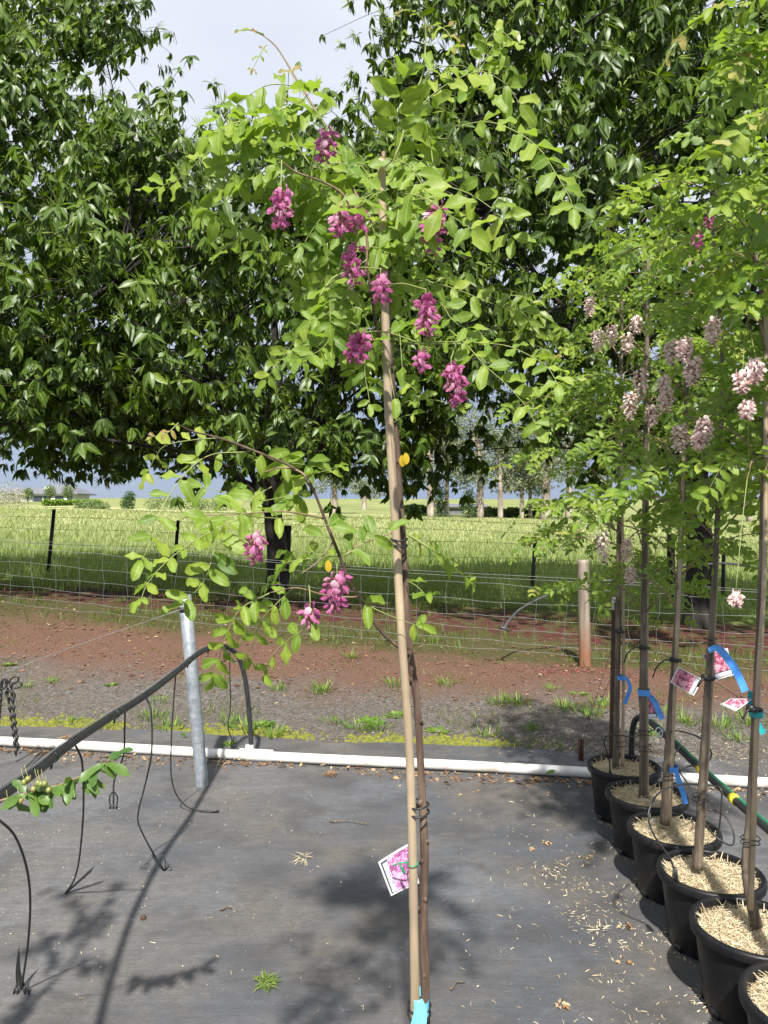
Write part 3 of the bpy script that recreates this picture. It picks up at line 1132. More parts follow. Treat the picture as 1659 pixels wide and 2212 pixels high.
FLOWERS = [  # px, py (top), height, radius, n, tint
    (705, 288, 62, 26, 11, .52), (607, 412, 82, 30, 17, .40), (742, 450, 62, 28, 11, .62), (775, 455, 45, 18, 6, .38), (940, 445, 102, 27, 20, .46),
    (760, 535, 85, 24, 12, .48), (822, 600, 55, 25, 9, .58), (920, 645, 82, 26, 16, .50), (772, 726, 60, 27, 16, .32), (910, 762, 44, 16, 7, .42),
    (975, 792, 86, 27, 17, .44), (547, 1158, 58, 25, 12, .56), (728, 1245, 82, 30, 19, .52), (670, 1315, 38, 21, 7, .60)]


def hero():
    base = np.array([.085, Y0, .25])
    root = empty("robinia_tree", base, "young robinia with magenta pink flower clusters, tied to the tall bamboo stake in the middle", "tree")
    # trunk
    tp = [P(840, 520, Y0), P(838, 690, Y0 + .012), P(849, 850, Y0 + .012), P(860, 1000, Y0 + .01), P(870, 1160, Y0), P(884, 1400, Y0 - .004),
          P(900, 1510, Y0), P(911, 1700, Y0), P(917, 1850, Y0), P(915, 1960, Y0), P(919, 2150, Y0), base + (.004, 0, -.02)]
    rr = np.array([5.5, 6.0, 7.2, 7.0, 7.5, 9, 9, 9, 10, 10, 10.5, 15]) / F * Y0
    sm = smooth(tp, 8)
    rs = np.interp(np.linspace(0, 1, len(sm)), np.linspace(0, 1, len(rr)), rr)
    rs = rs * (1 + .06 * rng.standard_normal(len(sm)).cumsum() * .12 + .05 * rng.standard_normal(len(sm)))
    mb = MB()
    mb.tube(sm, rs, 14)
    for px, py, s in [(870, 790, 8), (884, 1412, 12), (888, 1470, 9), (909, 1560, 8), (908, 1735, 11), (922, 1820, 7), (912, 1862, 8), (918, 1945, 9), (904, 1965, 8), (917, 2110, 9), (852, 1120, 7)]:
        c = P(px, py, Y0 - .006)
        mb.tube([c + (0, .008, -.006), c + (0, -.001, .002), c + (.001, -.003, .006)], np.array([s * .85, s * .55, s * .2]) / F * Y0, 7)
    mb.build("trunk", M['bark'], root)
    # branches
    BR = [
        ('D', [(884, 1415), (820, 1360), (760, 1262), (715, 1155), (670, 1045), (632, 1010), (570, 982), (480, 948), (420, 933), (385, 918)], .0036, .001, 'bark', 1.31, 1.16),
        ('D', [(668, 1043), (650, 1020), (610, 1010), (570, 1020)], .0022, .001, 'shoot', 1.22, 1.24),
        ('D', [(846, 790), (825, 750), (812, 700), (803, 640), (790, 560)], .0035, .002, 'bark', 1.32, 1.24),
        ('D', [(840, 540), (800, 470), (750, 385), (710, 290), (680, 235), (640, 170), (600, 105), (570, 78), (545, 66)], .0032, .0008, 'shoot', 1.33, 1.40),
        ('D', [(838, 372), (850, 345), (868, 300), (890, 215), (912, 165), (919, 100), (919, 60), (912, 38)], .0030, .001, 'stem', 1.33, 1.30),
        ('D', [(838, 545), (880, 460), (915, 400), (955, 330), (1000, 260), (1022, 180), (1050, 90), (1075, 70)], .0032, .0009, 'stem', 1.33, 1.34),
        ('D', [(846, 730), (880, 742), (940, 742), (1010, 742)], .0024, .0012, 'stem', 1.33, 1.30),
        ('D', [(843, 620), (870, 612), (920, 608), (970, 620)], .0024, .0012, 'stem', 1.33, 1.36),
        ('D', [(800, 620), (760, 590), (720, 600), (690, 640)], .0022, .0012, 'stem', 1.26, 1.20),
        ('D', [(790, 600), (790, 500), (740, 420), (690, 390), (640, 372), (610, 350)], .0026, .0012, 'shoot', 1.26, 1.18),
        ('D', [(780, 1285), (760, 1290), (700, 1285), (640, 1270), (585, 1280)], .0018, .0009, 'shoot', 1.29, 1.22),
        ('D', [(745, 1200), (770, 1180), (810, 1165), (850, 1150)], .0016, .0008, 'shoot', 1.29, 1.33),
        ('D', [(700, 1120), (650, 1110), (600, 1105), (520, 1110), (430, 1115), (395, 1118)], .0018, .0007, 'shoot', 1.26, 1.14),
        ('D', [(720, 1170), (690, 1210), (650, 1240)], .0016, .0008, 'shoot', 1.27, 1.24),
        ('D', [(872, 1150), (890, 1160), (930, 1185)], .0018, .0009, 'stem', 1.32, 1.27),
        ('D', [(728, 1230), (728, 1250)], .0010, .0008, 'shoot', 1.27, 1.26),
        ('D', [(820, 740), (780, 720), (740, 730)], .0018, .0009, 'stem', 1.31, 1.24),
    ]
    nodes = [sm]
    for c, pts, ra, rb, mm, ya, yb in BR:
        p = smooth(trace(c, pts, ya, yb), 7)
        nodes.append(p)
        mb = MB()
        mb.tube(p, np.linspace(ra, rb, len(p)) * (1 + .06 * rng.standard_normal(len(p))), 8)
        mb.build("branch", M[mm], root)
    global CLEAR
    CLEAR = [(826, 44, 300, 425), (838, 26, 540, 600), (842, 32, 690, 1420)]
    fol, st = MB(), MB()
    for c, pts, npair, Lpx, tint in LEAVES:
        ya = {'C': 1.25, 'D': 1.36}.get(c, 1.29) + rng.normal(0, .045)
        yb = ya + rng.normal(-.03, .09)
        compound_leaf(fol, st, trace(c, pts, ya, yb), max(2, int(npair * .86 + .3)), Lpx * 1.14 / F * 1.27, tint, curl=.35 if c == 'C' and rng.random() < .6 else .0, petiole=.14)
    # leaves of the dense middle of the crown
    for k in range(42):
        sx, sy = rng.uniform(700, 860), rng.uniform(330, 760)
        ya = rng.uniform(1.22, 1.45)
        ang = rng.uniform(math.pi * .75, math.pi * 1.9) if sx < 800 else rng.uniform(math.pi * 1.25, math.pi * 2.35)
        ln = rng.uniform(75, 150)
        dx, dy = math.cos(ang) * ln, -math.sin(ang) * ln * .55
        pts = [(sx, sy), (sx + dx * .5, sy + dy * .5 - 8), (sx + dx, sy + dy + 28)]
        compound_leaf(fol, st, trace('D', pts, ya, ya + rng.normal(0, .1)), int(rng.integers(4, 7)), rng.uniform(38, 56) / F * 1.3, rng.uniform(.25, .6))
    CLEAR = None
    fol.merge(st, 1)
    fol.build("foliage", [M['robinia'], M['stem']], root)
    for px, py, h_, r_, n, t in FLOWERS:
        y = (1.20 if py > 1000 else 1.13) + rng.normal(0, .01)
        fb, fs = MB(), MB()
        peduncle(fs, nodes, P(px, py, y))
        raceme(fb, fs, P(px, py, y), h_ / F * y, r_ / F * y, .0125, int(n * 1.25), t, (rng.normal(0, .08), 0), .2)
        f = fb.build("flower_cluster", M['petal'], root)
        if t > .6:
            f['label'] = "paler pink flower cluster"
        fs.build("flower_stalk", [M['stem'], M['calyx']], f) if False else None
        s2 = fs.build("flower_stalk", [M['stem'], M['calyx']], root)
        s2.parent = f
    # yellow dying leaflets
    for px, py in [(708, 1222), (868, 995), (876, 990)]:
        yb = MB()
        add_leaves(yb, OVAL, P(px, py - 12, 1.26), np.array([[.1, -.1, -1]]), np.array([[.3, -1, .2]]), .020, .012, .2, .15, np.array([.5]))
        yb.build("yellow_leaflet", M['yellowleaf'], root)


M['yellowleaf'] = leafmat("yellow_leaf", [(0, (.55, .38, .02)), (1, (.62, .46, .05))], .5, .3, .3, (.7, .5, .05))
hero()


def stake(name, pts, rpx, Y, label, nodes, tip_cut=True, seed=1, group=None):
    p = smooth(pts, 10)
    s = np.linspace(0, 1, len(p))
    r = np.interp(s, np.linspace(0, 1, len(rpx)), rpx) / F * Y
    # nodes of the cane
    for t in nodes:
        r = r * (1 + .10 * np.exp(-((s - t) / .006) ** 2))
    mb = MB()
    mb.tube(p, r, 14)
    o = mb.build(name, M['bamboo'], origin=p[-1])
    tag(o, label, "stake", group)
    return o, p, r


def hero_stake():
    pts = [P(823, 345, Y0 - .022), P(826, 450, Y0 - .02), P(830, 600, Y0 - .02), P(836, 800, Y0 - .022), P(843, 950, Y0 - .022), P(855, 1150, Y0 - .02),
           P(868, 1380, Y0 - .02), P(881, 1560, Y0 - .02), P(889, 1740, Y0 - .02), P(894, 2000, Y0 - .02), P(897, 2212, Y0 - .02), np.array([.058, Y0 - .02, .21])]
    p = smooth(pts, 12)
    s = np.linspace(0, 1, len(p))
    r = np.interp(s, [0, .3, .6, 1], np.array([8.2, 9.2, 9.2, 10])) / F * Y0
    for t in (.12, .335, .52, .60, .705, .80, .9):
        r = r * (1 + .11 * np.exp(-((s - t) / .0045) ** 2) - .04 * np.exp(-((s - t - .008) / .006) ** 2))
    root = empty("bamboo_stake", p[-1], "tall bamboo stake with a split top, holding up the pink flowered robinia", "stake")
    mb = MB()
    mb.tube(p, r, 18)
    mb.build("cane", M['bamboo'], root)
    mb = MB()   # split brown half of the cut top
    q = [P(828.5, 328, Y0 - .017), P(829, 400, Y0 - .016), P(831, 480, Y0 - .015), P(834, 600, Y0 - .013)]
    mb.tube(smooth(q, 6), np.linspace(4.3, 5, 19) / F * Y0, 8)
    mb.build("split_top", M['shoot'], root)


hero_stake()


def ring_tie(name, centers, r1, r2, rad, label, group=None, m='rubber', axis=None, tw=.0016):
    """rings round stake and trunk: centers list of (point, half width x, half depth y)"""
    mb = MB()
    for c, hx, hy in centers:
        a = np.linspace(0, 2 * math.pi, 25)
        pts = np.stack([c[0] + hx * np.cos(a), c[1] + hy * np.sin(a), c[2] + .0015 * np.sin(a * 2 + c[2] * 90)], -1)
        mb.tube(pts, tw, 6, cap=False)
    return tag(mb.build(name, M[m], origin=centers[0][0]), label, "plant tie", group)


G_T = "black rubber ties on the stakes"
s_ = Y0 / F
ring_tie("rubber_tie", [(P(862, 1166, Y0 - .01), 17.5 * s_, .022), (P(862, 1179, Y0 - .01), 17 * s_, .022)], 0, 0, 0, "double black rubber tie round bamboo stake and trunk, level with the paddock", G_T, tw=.0019)
ring_tie("rubber_tie", [(P(904, 1737, Y0 - .01), 22 * s_, .022), (P(904, 1754, Y0 - .01), 22.5 * s_, .022)], 0, 0, 0, "double black rubber tie round bamboo stake and trunk, above the picture label", G_T, tw=.0019)
ring_tie("rubber_tie", [(P(906, 2172, Y0 - .01), 24 * s_, .024), (P(905, 2190, Y0 - .01), 24 * s_, .024)], 0, 0, 0, "double black rubber tie under the cyan ribbon at the stake", G_T, tw=.0019)
ring_tie("rubber_tie", [(P(832, 579, Y0 - .01), 14 * s_, .022)], 0, 0, 0, "single black rubber tie near the top of the tall bamboo stake", G_T, tw=.0017)


def ribbon_mesh(mb, pts, w, side, m=0, th=.0006):
    p = smooth(pts, 7)
    side = np.asarray(side, float)
    k = len(p)
    w = np.interp(np.linspace(0, 1, k), np.linspace(0, 1, len(np.atleast_1d(w))), np.atleast_1d(w))
    T = nrm(np.gradient(p, axis=0))
    S = nrm(side - (T @ side)[:, None] * T)
    Nn = np.cross(T, S)
    cup = .1
    rows = []
    for f in (-1, -.5, 0, .5, 1):
        rows.append(p + S * (w * .5 * f)[:, None] + Nn * (cup * w * (f * f - .5))[:, None])
    v = np.stack(rows, 1).reshape(-1, 3)
    n = 5
    i = np.arange(k - 1)[:, None] * n
    j = np.arange(n - 1)[None]
    q = np.stack([i + j, i + j + 1, i + n + j + 1, i + n + j], -1).reshape(-1, 4)
    mb.add(v, q, m=m)


def band(mb, c, hx, hy, h, m=0):
    a = np.linspace(0, 2 * math.pi, 28, endpoint=False)
    v = np.vstack([np.stack([c[0] + hx * np.cos(a), c[1] + hy * np.sin(a), np.full_like(a, c[2] + z)], -1) for z in (-h / 2, h / 2)])
    q = [(i, (i + 1) % 28, 28 + (i + 1) % 28, 28 + i) for i in range(28)]
    mb.add(v, q, m=m)


def hero_ribbon():
    mb = MB()
    band(mb, P(908, 2167, Y0 - .012), 19 * s_, .026, 32 * s_)
    y = Y0 - .042
    ribbon_mesh(mb, [P(900, 2166, y + .002), P(903, 2162, y - .006), P(908, 2185, y - .010), P(903, 2230, y - .014), P(906, 2300, y - .016)], [10 * s_, 20 * s_, 32 * s_, 40 * s_], (1, 0, 0))
    tag(mb.build("cyan_ribbon", M['cyan'], origin=P(908, 2167, Y0)), "light cyan plastic ribbon wrapped round the trunk at the bottom edge", "ribbon")


hero_ribbon()


def card(name, corners, label, photo, strip_side, group=None, text=None, bend=.004, cat="plant label"):
    """corners: TL, TR, BR, BL in world space; border, printed picture and pale caption strip as parts"""
    a, b, c, d = [np.asarray(x, float) for x in corners]
    n = nrm(np.cross(b - a, d - a))
    if n[1] > 0:
        n = -n

    def pt(u, v, off=0.0):
        p = a * (1 - u) * (1 - v) + b * u * (1 - v) + c * u * v + d * (1 - u) * v
        return p + n * (off + bend * (4 * (u - .5) ** 2 - 1))

    def patch(mb, u0, u1, v0, v1, off, nu=6):
        us = np.linspace(u0, u1, nu + 1)
        v = np.array([[pt(u, w, off) for w in (v0, v1)] for u in us]).reshape(-1, 3)
        q = [(2 * i, 2 * i + 1, 2 * i + 3, 2 * i + 2) for i in range(nu)]
        mb.add(v, q)
    root = empty(name, (a + b + c + d) / 4, label, cat, group)
    mb = MB()
    patch(mb, 0, 1, 0, 1, 0)
    patch(mb, 0, 1, 0, 1, -.0008)
    mb.build("card", M['whitecard'], root)
    e = .05
    mb = MB()
    patch(mb, e, 1 - e, e, 1 - e, .0006)
    mb.build("backing_print", M['darkprint'], root)
    mb = MB()
    if strip_side == 'left':
        pr, stp = (.24, 1 - e, e, 1 - e), (.09, .235, .10, .93)
    elif strip_side == 'right':
        pr, stp = (e, .76, e, 1 - e), (.77, .91, .10, .93)
    else:
        pr, stp = (e, 1 - e, e, .76), (.10, .9, .79, .93)
    patch(mb, *pr, .0011)
    mb.build("flower_picture", M[photo], root)
    mb = MB()
    patch(mb, *stp, .0011)
    cap = mb.build("caption_strip", M['textstrip'], root)
    if text:
        # rows of small grey print running along the strip
        cu = bpy.data.curves.new("print", 'FONT')
        cu.body = text
        cu.size = 1.0
        cu.align_x = 'CENTER'
        cu.align_y = 'CENTER'
        to = bpy.data.objects.new("print", cu)
        COL.objects.link(to)
        dg = bpy.context.evaluated_depsgraph_get()
        me = bpy.data.meshes.new_from_object(to.evaluated_get(dg))
        bpy.data.objects.remove(to)
        vv = np.array([x.co[:] for x in me.vertices])
        wdt = vv[:, 0].max() - vv[:, 0].min()
        du = nrm(d - a)
        dv = nrm(b - a)
        ctr = pt((stp[0] + stp[1]) / 2, (stp[2] + stp[3]) / 2, .0016)
        sc = .72 * np.linalg.norm(d - a) * (stp[3] - stp[2]) / wdt
        me2 = bpy.data.meshes.new("print")
        pts = ctr + du * vv[:, 0:1] * sc + dv * vv[:, 1:2] * sc
        me2.from_pydata([tuple(p - np.array(root.location)) for p in pts], [], [tuple(f.vertices) for f in me.polygons])
        me2.materials.append(M['ink'])
        po = bpy.data.objects.new("print", me2)
        COL.objects.link(po)
        po.parent = cap
        bpy.data.meshes.remove(me)
    return root


yk = Y0 + .012
root = card("plant_label", [P(817, 1863, yk - .022), P(886, 1821, yk), P(906, 1908, yk + .006), P(845, 1936, yk - .016)], "white bordered picture label of pink flowers tied to the bamboo stake", 'pinkphoto', 'left', text="Casque Rouge\n Pink Wisteria Tree", bend=.002)
mb = MB()
a_ = np.linspace(0, 6.283, 25)
cc = P(891, 1864, Y0 - .02)
mb.tube(np.stack([cc[0] + 11 * s_ * np.cos(a_), cc[1] + .012 * np.sin(a_), cc[2] + .001 * np.sin(a_)], -1), .0009, 6, cap=False)
mb.tube(smooth([P(882, 1864, Y0 - .03), P(868, 1864, Y0 - .036), P(848, 1870, Y0 - .03)], 5), .0013, 6)
mb.tube(smooth([P(864, 1866, Y0 - .034), P(868, 1876, Y0 - .034), P(874, 1886, Y0 - .03)], 5), np.linspace(.0012, .0028, 11), 6)
mb.build("green_tie", M['greenplastic'], root)

# ------------------------------------------------------------------ the row of potted robinias on the right
ROW = [
    dict(Y=3.87, tr=[(1330, 1662), (1333, 1500), (1335, 1300), (1339, 1000), (1342, 800), (1344, 640)], r=(6.5, 3), st=[(1345, 1655), (1347, 1400), (1343, 1000), (1341, 880)],
         lab="robinia of the farthest pot beside the rusty post, with pale pink hanging flowers", n=23, yr=(640, 1340), L=(.28, .52), stl="bamboo stake in the farthest pot, beside the rusty post"),
    dict(Y=3.48, tr=[(1390, 1728), (1388, 1500), (1391, 1300), (1394, 1000), (1398, 700), (1400, 520)], r=(8, 3.5), st=[(1398, 1725), (1397, 1400), (1399, 1000), (1400, 860)],
         lab="robinia second from the rusty post, wearing a blue ribbon and upright picture label", n=22, yr=(560, 1340), L=(.28, .5), stl="bamboo stake in the second pot from the rusty post"),
    dict(Y=3.10, tr=[(1436, 1780), (1442, 1650), (1450, 1530), (1462, 1350), (1476, 1050), (1486, 750), (1490, 560)], r=(9.5, 3.5), st=[(1446, 1775), (1455, 1550), (1466, 1300), (1478, 960), (1480, 900)],
         lab="robinia third from the rusty post, tilted picture label hanging beside its trunk", n=20, yr=(480, 1320), L=(.28, .5), stl="bamboo stake in the third pot from the rusty post"),
    dict(Y=2.73, tr=[(1506, 1876), (1512, 1780), (1522, 1600), (1531, 1450), (1545, 1230), (1557, 950), (1560, 760), (1540, 500)], r=(9.5, 3.5), st=[(1512, 1870), (1530, 1600), (1540, 1400), (1556, 1000), (1562, 750)],
         lab="robinia fourth from the rusty post, long blue ribbon flying from its trunk", n=17, yr=(380, 1180), L=(.28, .52), stl="bamboo stake in the fourth pot from the rusty post"),
    dict(Y=2.37, tr=[(1634, 2000), (1616, 1910), (1612, 1860), (1621, 1750), (1631, 1550), (1643, 1300), (1650, 1000), (1652, 700), (1620, 480)], r=(11, 4), st=[(1622, 1965), (1637, 1500), (1652, 1200), (1655, 560)],
         lab="robinia fifth from the rusty post, teal ribbon and twisted label on its trunk", n=18, yr=(400, 1050), L=(.24, .44), stl="bamboo stake in the fifth pot from the rusty post"),
    dict(Y=2.0, tr=[(1765, 2190), (1768, 1800), (1772, 1400), (1776, 900), (1780, 500), (1770, 200)], r=(13, 5), st=[(1752, 2180), (1760, 1500), (1768, 700)],
         lab="robinia of the corner pot, large leaves leaning into the top right corner", n=9, yr=(-80, 700), L=(.15, .26), stl="bamboo stake in the corner pot, outside the right edge"),
]
RFLOW = {  # pale racemes: tree -> (px, top py, height, radius)
    0: [(1290, 715, 46, 17), (1321, 702, 48, 15), (1357, 722, 44, 17), (1275, 645, 40, 13), (1300, 1152, 66, 17), (1356, 1165, 50, 14), (1362, 1228, 36, 14)],
    1: [(1384, 800, 66, 19), (1360, 850, 58, 17), (1374, 685, 36, 14), (1410, 875, 48, 17)],
    2: [(1435, 815, 36, 15), (1440, 840, 50, 17), (1468, 920, 60, 19), (1452, 740, 50, 17)],
    3: [(1498, 775, 60, 20), (1538, 690, 55, 20), (1520, 905, 55, 20), (1478, 735, 44, 17), (1508, 940, 34, 14)],
    4: [(1605, 805, 46, 20), (1632, 780, 50, 20), (1615, 870, 36, 15), (1590, 1285, 24, 12)],
    5: [],
}
DARKF = [(1534, 462, 34, 12), (1508, 505, 36, 12)]


RDEP = .42
RALL = [(px, py + h_ * .5, h_ * .5 + 10, r_ + 8, ROW[k_]['Y'] - RDEP) for k_ in RFLOW for px, py, h_, r_ in RFLOW[k_]] + [(px, py + 17, 24, 16, 2.07) for px, py, _, _ in DARKF]


def hides_flower(p):
    for q in p:
        px, py = 829.5 + q[0] * F / q[1], 1106 - (q[2] - H) * F / q[1]
        for fx, fy, fh, fr, fy_ in RALL:
            if q[1] < fy_ + .02 and abs(px - fx) < fr + 8 and abs(py - fy) < fh + 6:
                return True
    return False


def row_tree(k, d):
    Y = d['Y']
    tr = [P(x, y, Y) for x, y in d['tr']]
    base = np.array(tr[0])
    root = empty("robinia_tree", base, d['lab'], "tree", "robinias in the potted row")
    sm = smooth(tr, 8)
    u = np.linspace(0, 1, len(sm))
    rad = (d['r'][0] + (d['r'][1] - d['r'][0]) * u) / F * Y * (1 + .04 * rng.standard_normal(len(sm)))
    rad[:4] *= np.array([1.25, 1.15, 1.08, 1.03])
    mb = MB()
    mb.tube(sm, rad, 12)
    for _ in range(9):
        i = int(rng.integers(5, len(sm) - 6))
        a = rng.uniform(0, 6.28)
        o = np.array([math.cos(a), math.sin(a), .3]) * rad[i]
        mb.tube([sm[i], sm[i] + o * .9, sm[i] + o * 1.35], [rad[i] * .6, rad[i] * .5, rad[i] * .2], 6)
    mb.build("trunk", M['barkgrey'], root)
    fol, st = MB(), MB()
    zt = H + (1106 - d['yr'][0]) / F * Y
    zb = H + (1106 - d['yr'][1]) / F * Y
    nb = d['n']
    nodes = [sm]
    for i in range(nb):
        f = (i + rng.uniform(.2, .8)) / nb
        z = zb + (zt - zb) * f
        zz = min(z - .05, sm[:, 2].max() - .01)
        idx = int(np.argmin(abs(sm[:, 2] - zz)))
        b0 = sm[idx]
        a = i * 2.4 + rng.normal(0, .4) + k
        ln = rng.uniform(*d['L']) * (.72 + .5 * math.sin(math.pi * (.2 + .7 * f)))
        if k == 5:
            a = rng.uniform(math.pi * .6, math.pi * 1.4)
            ln *= 1.05
        dr = np.array([math.cos(a), math.sin(a) * .8, 0])
        rise = rng.uniform(.1, .38) * ln + max(0, z - b0[2]) * .8
        pts = [b0, b0 + dr * ln * .3 + (0, 0, rise * .75), b0 + dr * ln * .68 + (0, 0, rise * 1.0), b0 + dr * ln + (0, 0, rise * .7 - .03)]
        p = smooth(pts, 6)
        nodes.append(p)
        mb = MB()
        mb.tube(p, np.linspace(.0042, .0012, len(p)) * (1.0 if f < .7 else .8), 6)
        mb.build("branch", M['shoot'], root)
        nl = int(5 + ln * 9)
        for j in range(nl):
            t = .22 + .78 * (j + .5) / nl
            q = p[min(len(p) - 1, int(t * (len(p) - 1)))]
            sgn = 1 if j % 2 else -1
            aa = a + sgn * rng.uniform(.4, 1.5)
            ll = rng.uniform(.11, .20) * (1.15 if k >= 3 else 1)
            ld = np.array([math.cos(aa), math.sin(aa), 0])
            up = rng.uniform(-.25, .45)
            path = [q, q + ld * ll * .5 + (0, 0, ll * (.10 + up * .4)), q + ld * ll + (0, 0, ll * (up - .35))]
            if hides_flower(smooth(path, 2)):
                continue
            tint = rng.uniform(.28, .62) if f < .75 else rng.uniform(.42, .72)
            if t > .93 and rng.random() < .35:
                tint = rng.uniform(.8, .92)
            compound_leaf(fol, st, path, int(rng.integers(5, 8)), rng.uniform(.034, .044) * (1.25 if k >= 3 else 1), tint, r0=.0009, tpl=OVAL4, petiole=.2,
                          Nrm=nrm(np.array([rng.normal(0, .3), rng.normal(-.3, .35), .9])), wr=.46)
    fol.merge(st, 1)
    fol.build("foliage", [M['robinia'], M['stem']], root)
    for px, py, h_, r_ in RFLOW[k]:
        y = Y - RDEP
        fb, fs = MB(), MB()
        peduncle(fs, nodes, P(px, py, y))
        raceme(fb, fs, P(px, py, y), h_ / F * y, r_ * 1.12 / F * y, .0138, int(20 + h_ * .3), .70, (rng.normal(0, .06), 0), .16)
        f_ = fb.build("flower_cluster", M['palepetal'], root)
        s2 = fs.build("flower_stalk", [M['stem'], M['calyx']], root)
        s2.parent = f_
    if k == 4:
        for px, py, h_, r_ in DARKF:
            y = Y - .3
            fb, fs = MB(), MB()
            peduncle(fs, nodes, P(px, py, y))
            raceme(fb, fs, P(px, py, y), h_ / F * y, r_ / F * y, .012, 9, .22)
            f_ = fb.build("flower_cluster", M['petal'], root)
            f_['label'] = "deep magenta flower cluster"
    sp = [P(x, y, Y - .012 if k not in (1, 3) else Y + .02) for x, y in d['st']][::-1]
    p = smooth(sp, 10)
    s = np.linspace(0, 1, len(p))
    r = np.interp(s, [0, 1], [.0065, .0085])
    for t in rng.uniform(.05, .95, 5):
        r = r * (1 + .14 * np.exp(-((s - t) / .008) ** 2))
    mb = MB()
    mb.tube(p, r, 12)
    tag(mb.build("bamboo_stake", M['bamboo'], origin=p[-1]), d['stl'], "stake", "bamboo stakes of the potted row")


for k, d in enumerate(ROW):
    row_tree(k, d)

WHICH = ["the farthest potted robinia", "the second potted robinia from the rusty post", "the third potted robinia from the rusty post", "the fourth potted robinia from the rusty post", "the fifth potted robinia from the rusty post"]
TIES = [(0, 1346, 965, 14), (0, 1340, 1600, 13), (1, 1390, 1575, 17), (1, 1390, 1610, 17), (2, 1470, 1115, 17), (2, 1444, 1670, 18), (3, 1551, 1000, 16), (3, 1533, 1380, 14), (3, 1512, 1718, 16), (4, 1621, 1810, 20), (4, 1645, 980, 20)]
wh = {965: "high on", 1600: "low on", 1575: "midway up", 1610: "low on", 1115: "high on", 1670: "low on", 1000: "high among the leaves of", 1380: "above the blue ribbon of", 1718: "low on", 1810: "low on", 980: "high among the leaves of"}
for k, px, py, w in TIES:
    Y = ROW[k]['Y']
    q = Y / F
    ring_tie("rubber_tie", [(P(px, py, Y), w * q, .024), (P(px, py + 10, Y), w * q, .024)], 0, 0, 0, "black double tie %s %s" % (wh[py], WHICH[k]), G_T, tw=.0017)


def ribbon(mname, name, k, wrap, tail, w, label, dy=-.05):
    Y = ROW[k]['Y']
    mb = MB()
    q = Y / F
    if wrap:
        band(mb, P(wrap[0], wrap[1], Y), wrap[2] * q, .026, w * q)
    ribbon_mesh(mb, [P(x, y, Y + dy - .004 * i) for i, (x, y) in enumerate(tail)], [w * q * .8, w * q, w * q * .9], (1, 0, .5))
    tag(mb.build(name, M[mname], origin=P(tail[0][0], tail[0][1], Y)), label, "ribbon", "blue ribbons on the potted row")


ribbon('ribbon', "blue_ribbon", 0, (1341, 1463, 11), [(1353, 1464), (1361, 1484), (1357, 1500), (1350, 1521)], 9, "short blue ribbon hanging from the farthest potted robinia")
ribbon('ribbon', "blue_ribbon", 1, (1391, 1495, 13), [(1400, 1500), (1414, 1516), (1422, 1535), (1431, 1554)], 13, "blue ribbon behind the upright picture label of the second potted robinia", .03)
ribbon('ribbon', "blue_ribbon", 2, (1452, 1660, 12), [(1460, 1664), (1467, 1688), (1475, 1712), (1481, 1737)], 12, "long blue ribbon hanging down into the straw of the second pot")
ribbon('ribbon', "blue_ribbon", 3, None, [(1531, 1405), (1552, 1402), (1578, 1431), (1596, 1462), (1610, 1494)], 17, "longest blue ribbon flying sideways across the tilted dark picture label")
ribbon('teal', "teal_ribbon", 4, (1634, 1540, 14), [(1640, 1500), (1624, 1494), (1622, 1530), (1634, 1560), (1650, 1585)], 15, "teal green ribbon knotted on the fifth potted robinia at the right edge", .04)


def rp(k, x, y, dy):
    return P(x, y, ROW[k]['Y'] + dy)


GL = "picture labels on the potted row"
card("plant_label", [rp(1, 1378, 1504, .03), rp(1, 1415, 1502, .03), rp(1, 1422, 1553, .02), rp(1, 1385, 1554, .02)], "upright crimson flower label half hidden by the second trunk from the rusty post", 'redphoto', 'bottom', GL)
card("plant_label", [rp(2, 1465, 1440, -.05), rp(2, 1518, 1468, -.05), rp(2, 1499, 1503, -.06), rp(2, 1448, 1474, -.06)], "tilted crimson flower label hanging clear between the third and fourth trunks", 'redphoto', 'right', GL)
card("plant_label", [rp(3, 1516, 1414, .04), rp(3, 1572, 1400, .04), rp(3, 1587, 1458, .03), rp(3, 1545, 1471, .03)], "dark crimson flower label behind the trunk and the flying blue ribbon", 'redphoto', 'bottom', GL)
card("plant_label", [rp(4, 1556, 1521, -.04), rp(4, 1578, 1509, -.02), rp(4, 1625, 1510, .02), rp(4, 1589, 1536, -.06)], "folded crimson flower label seen almost edge on at the fifth trunk", 'redphoto', 'left', GL)


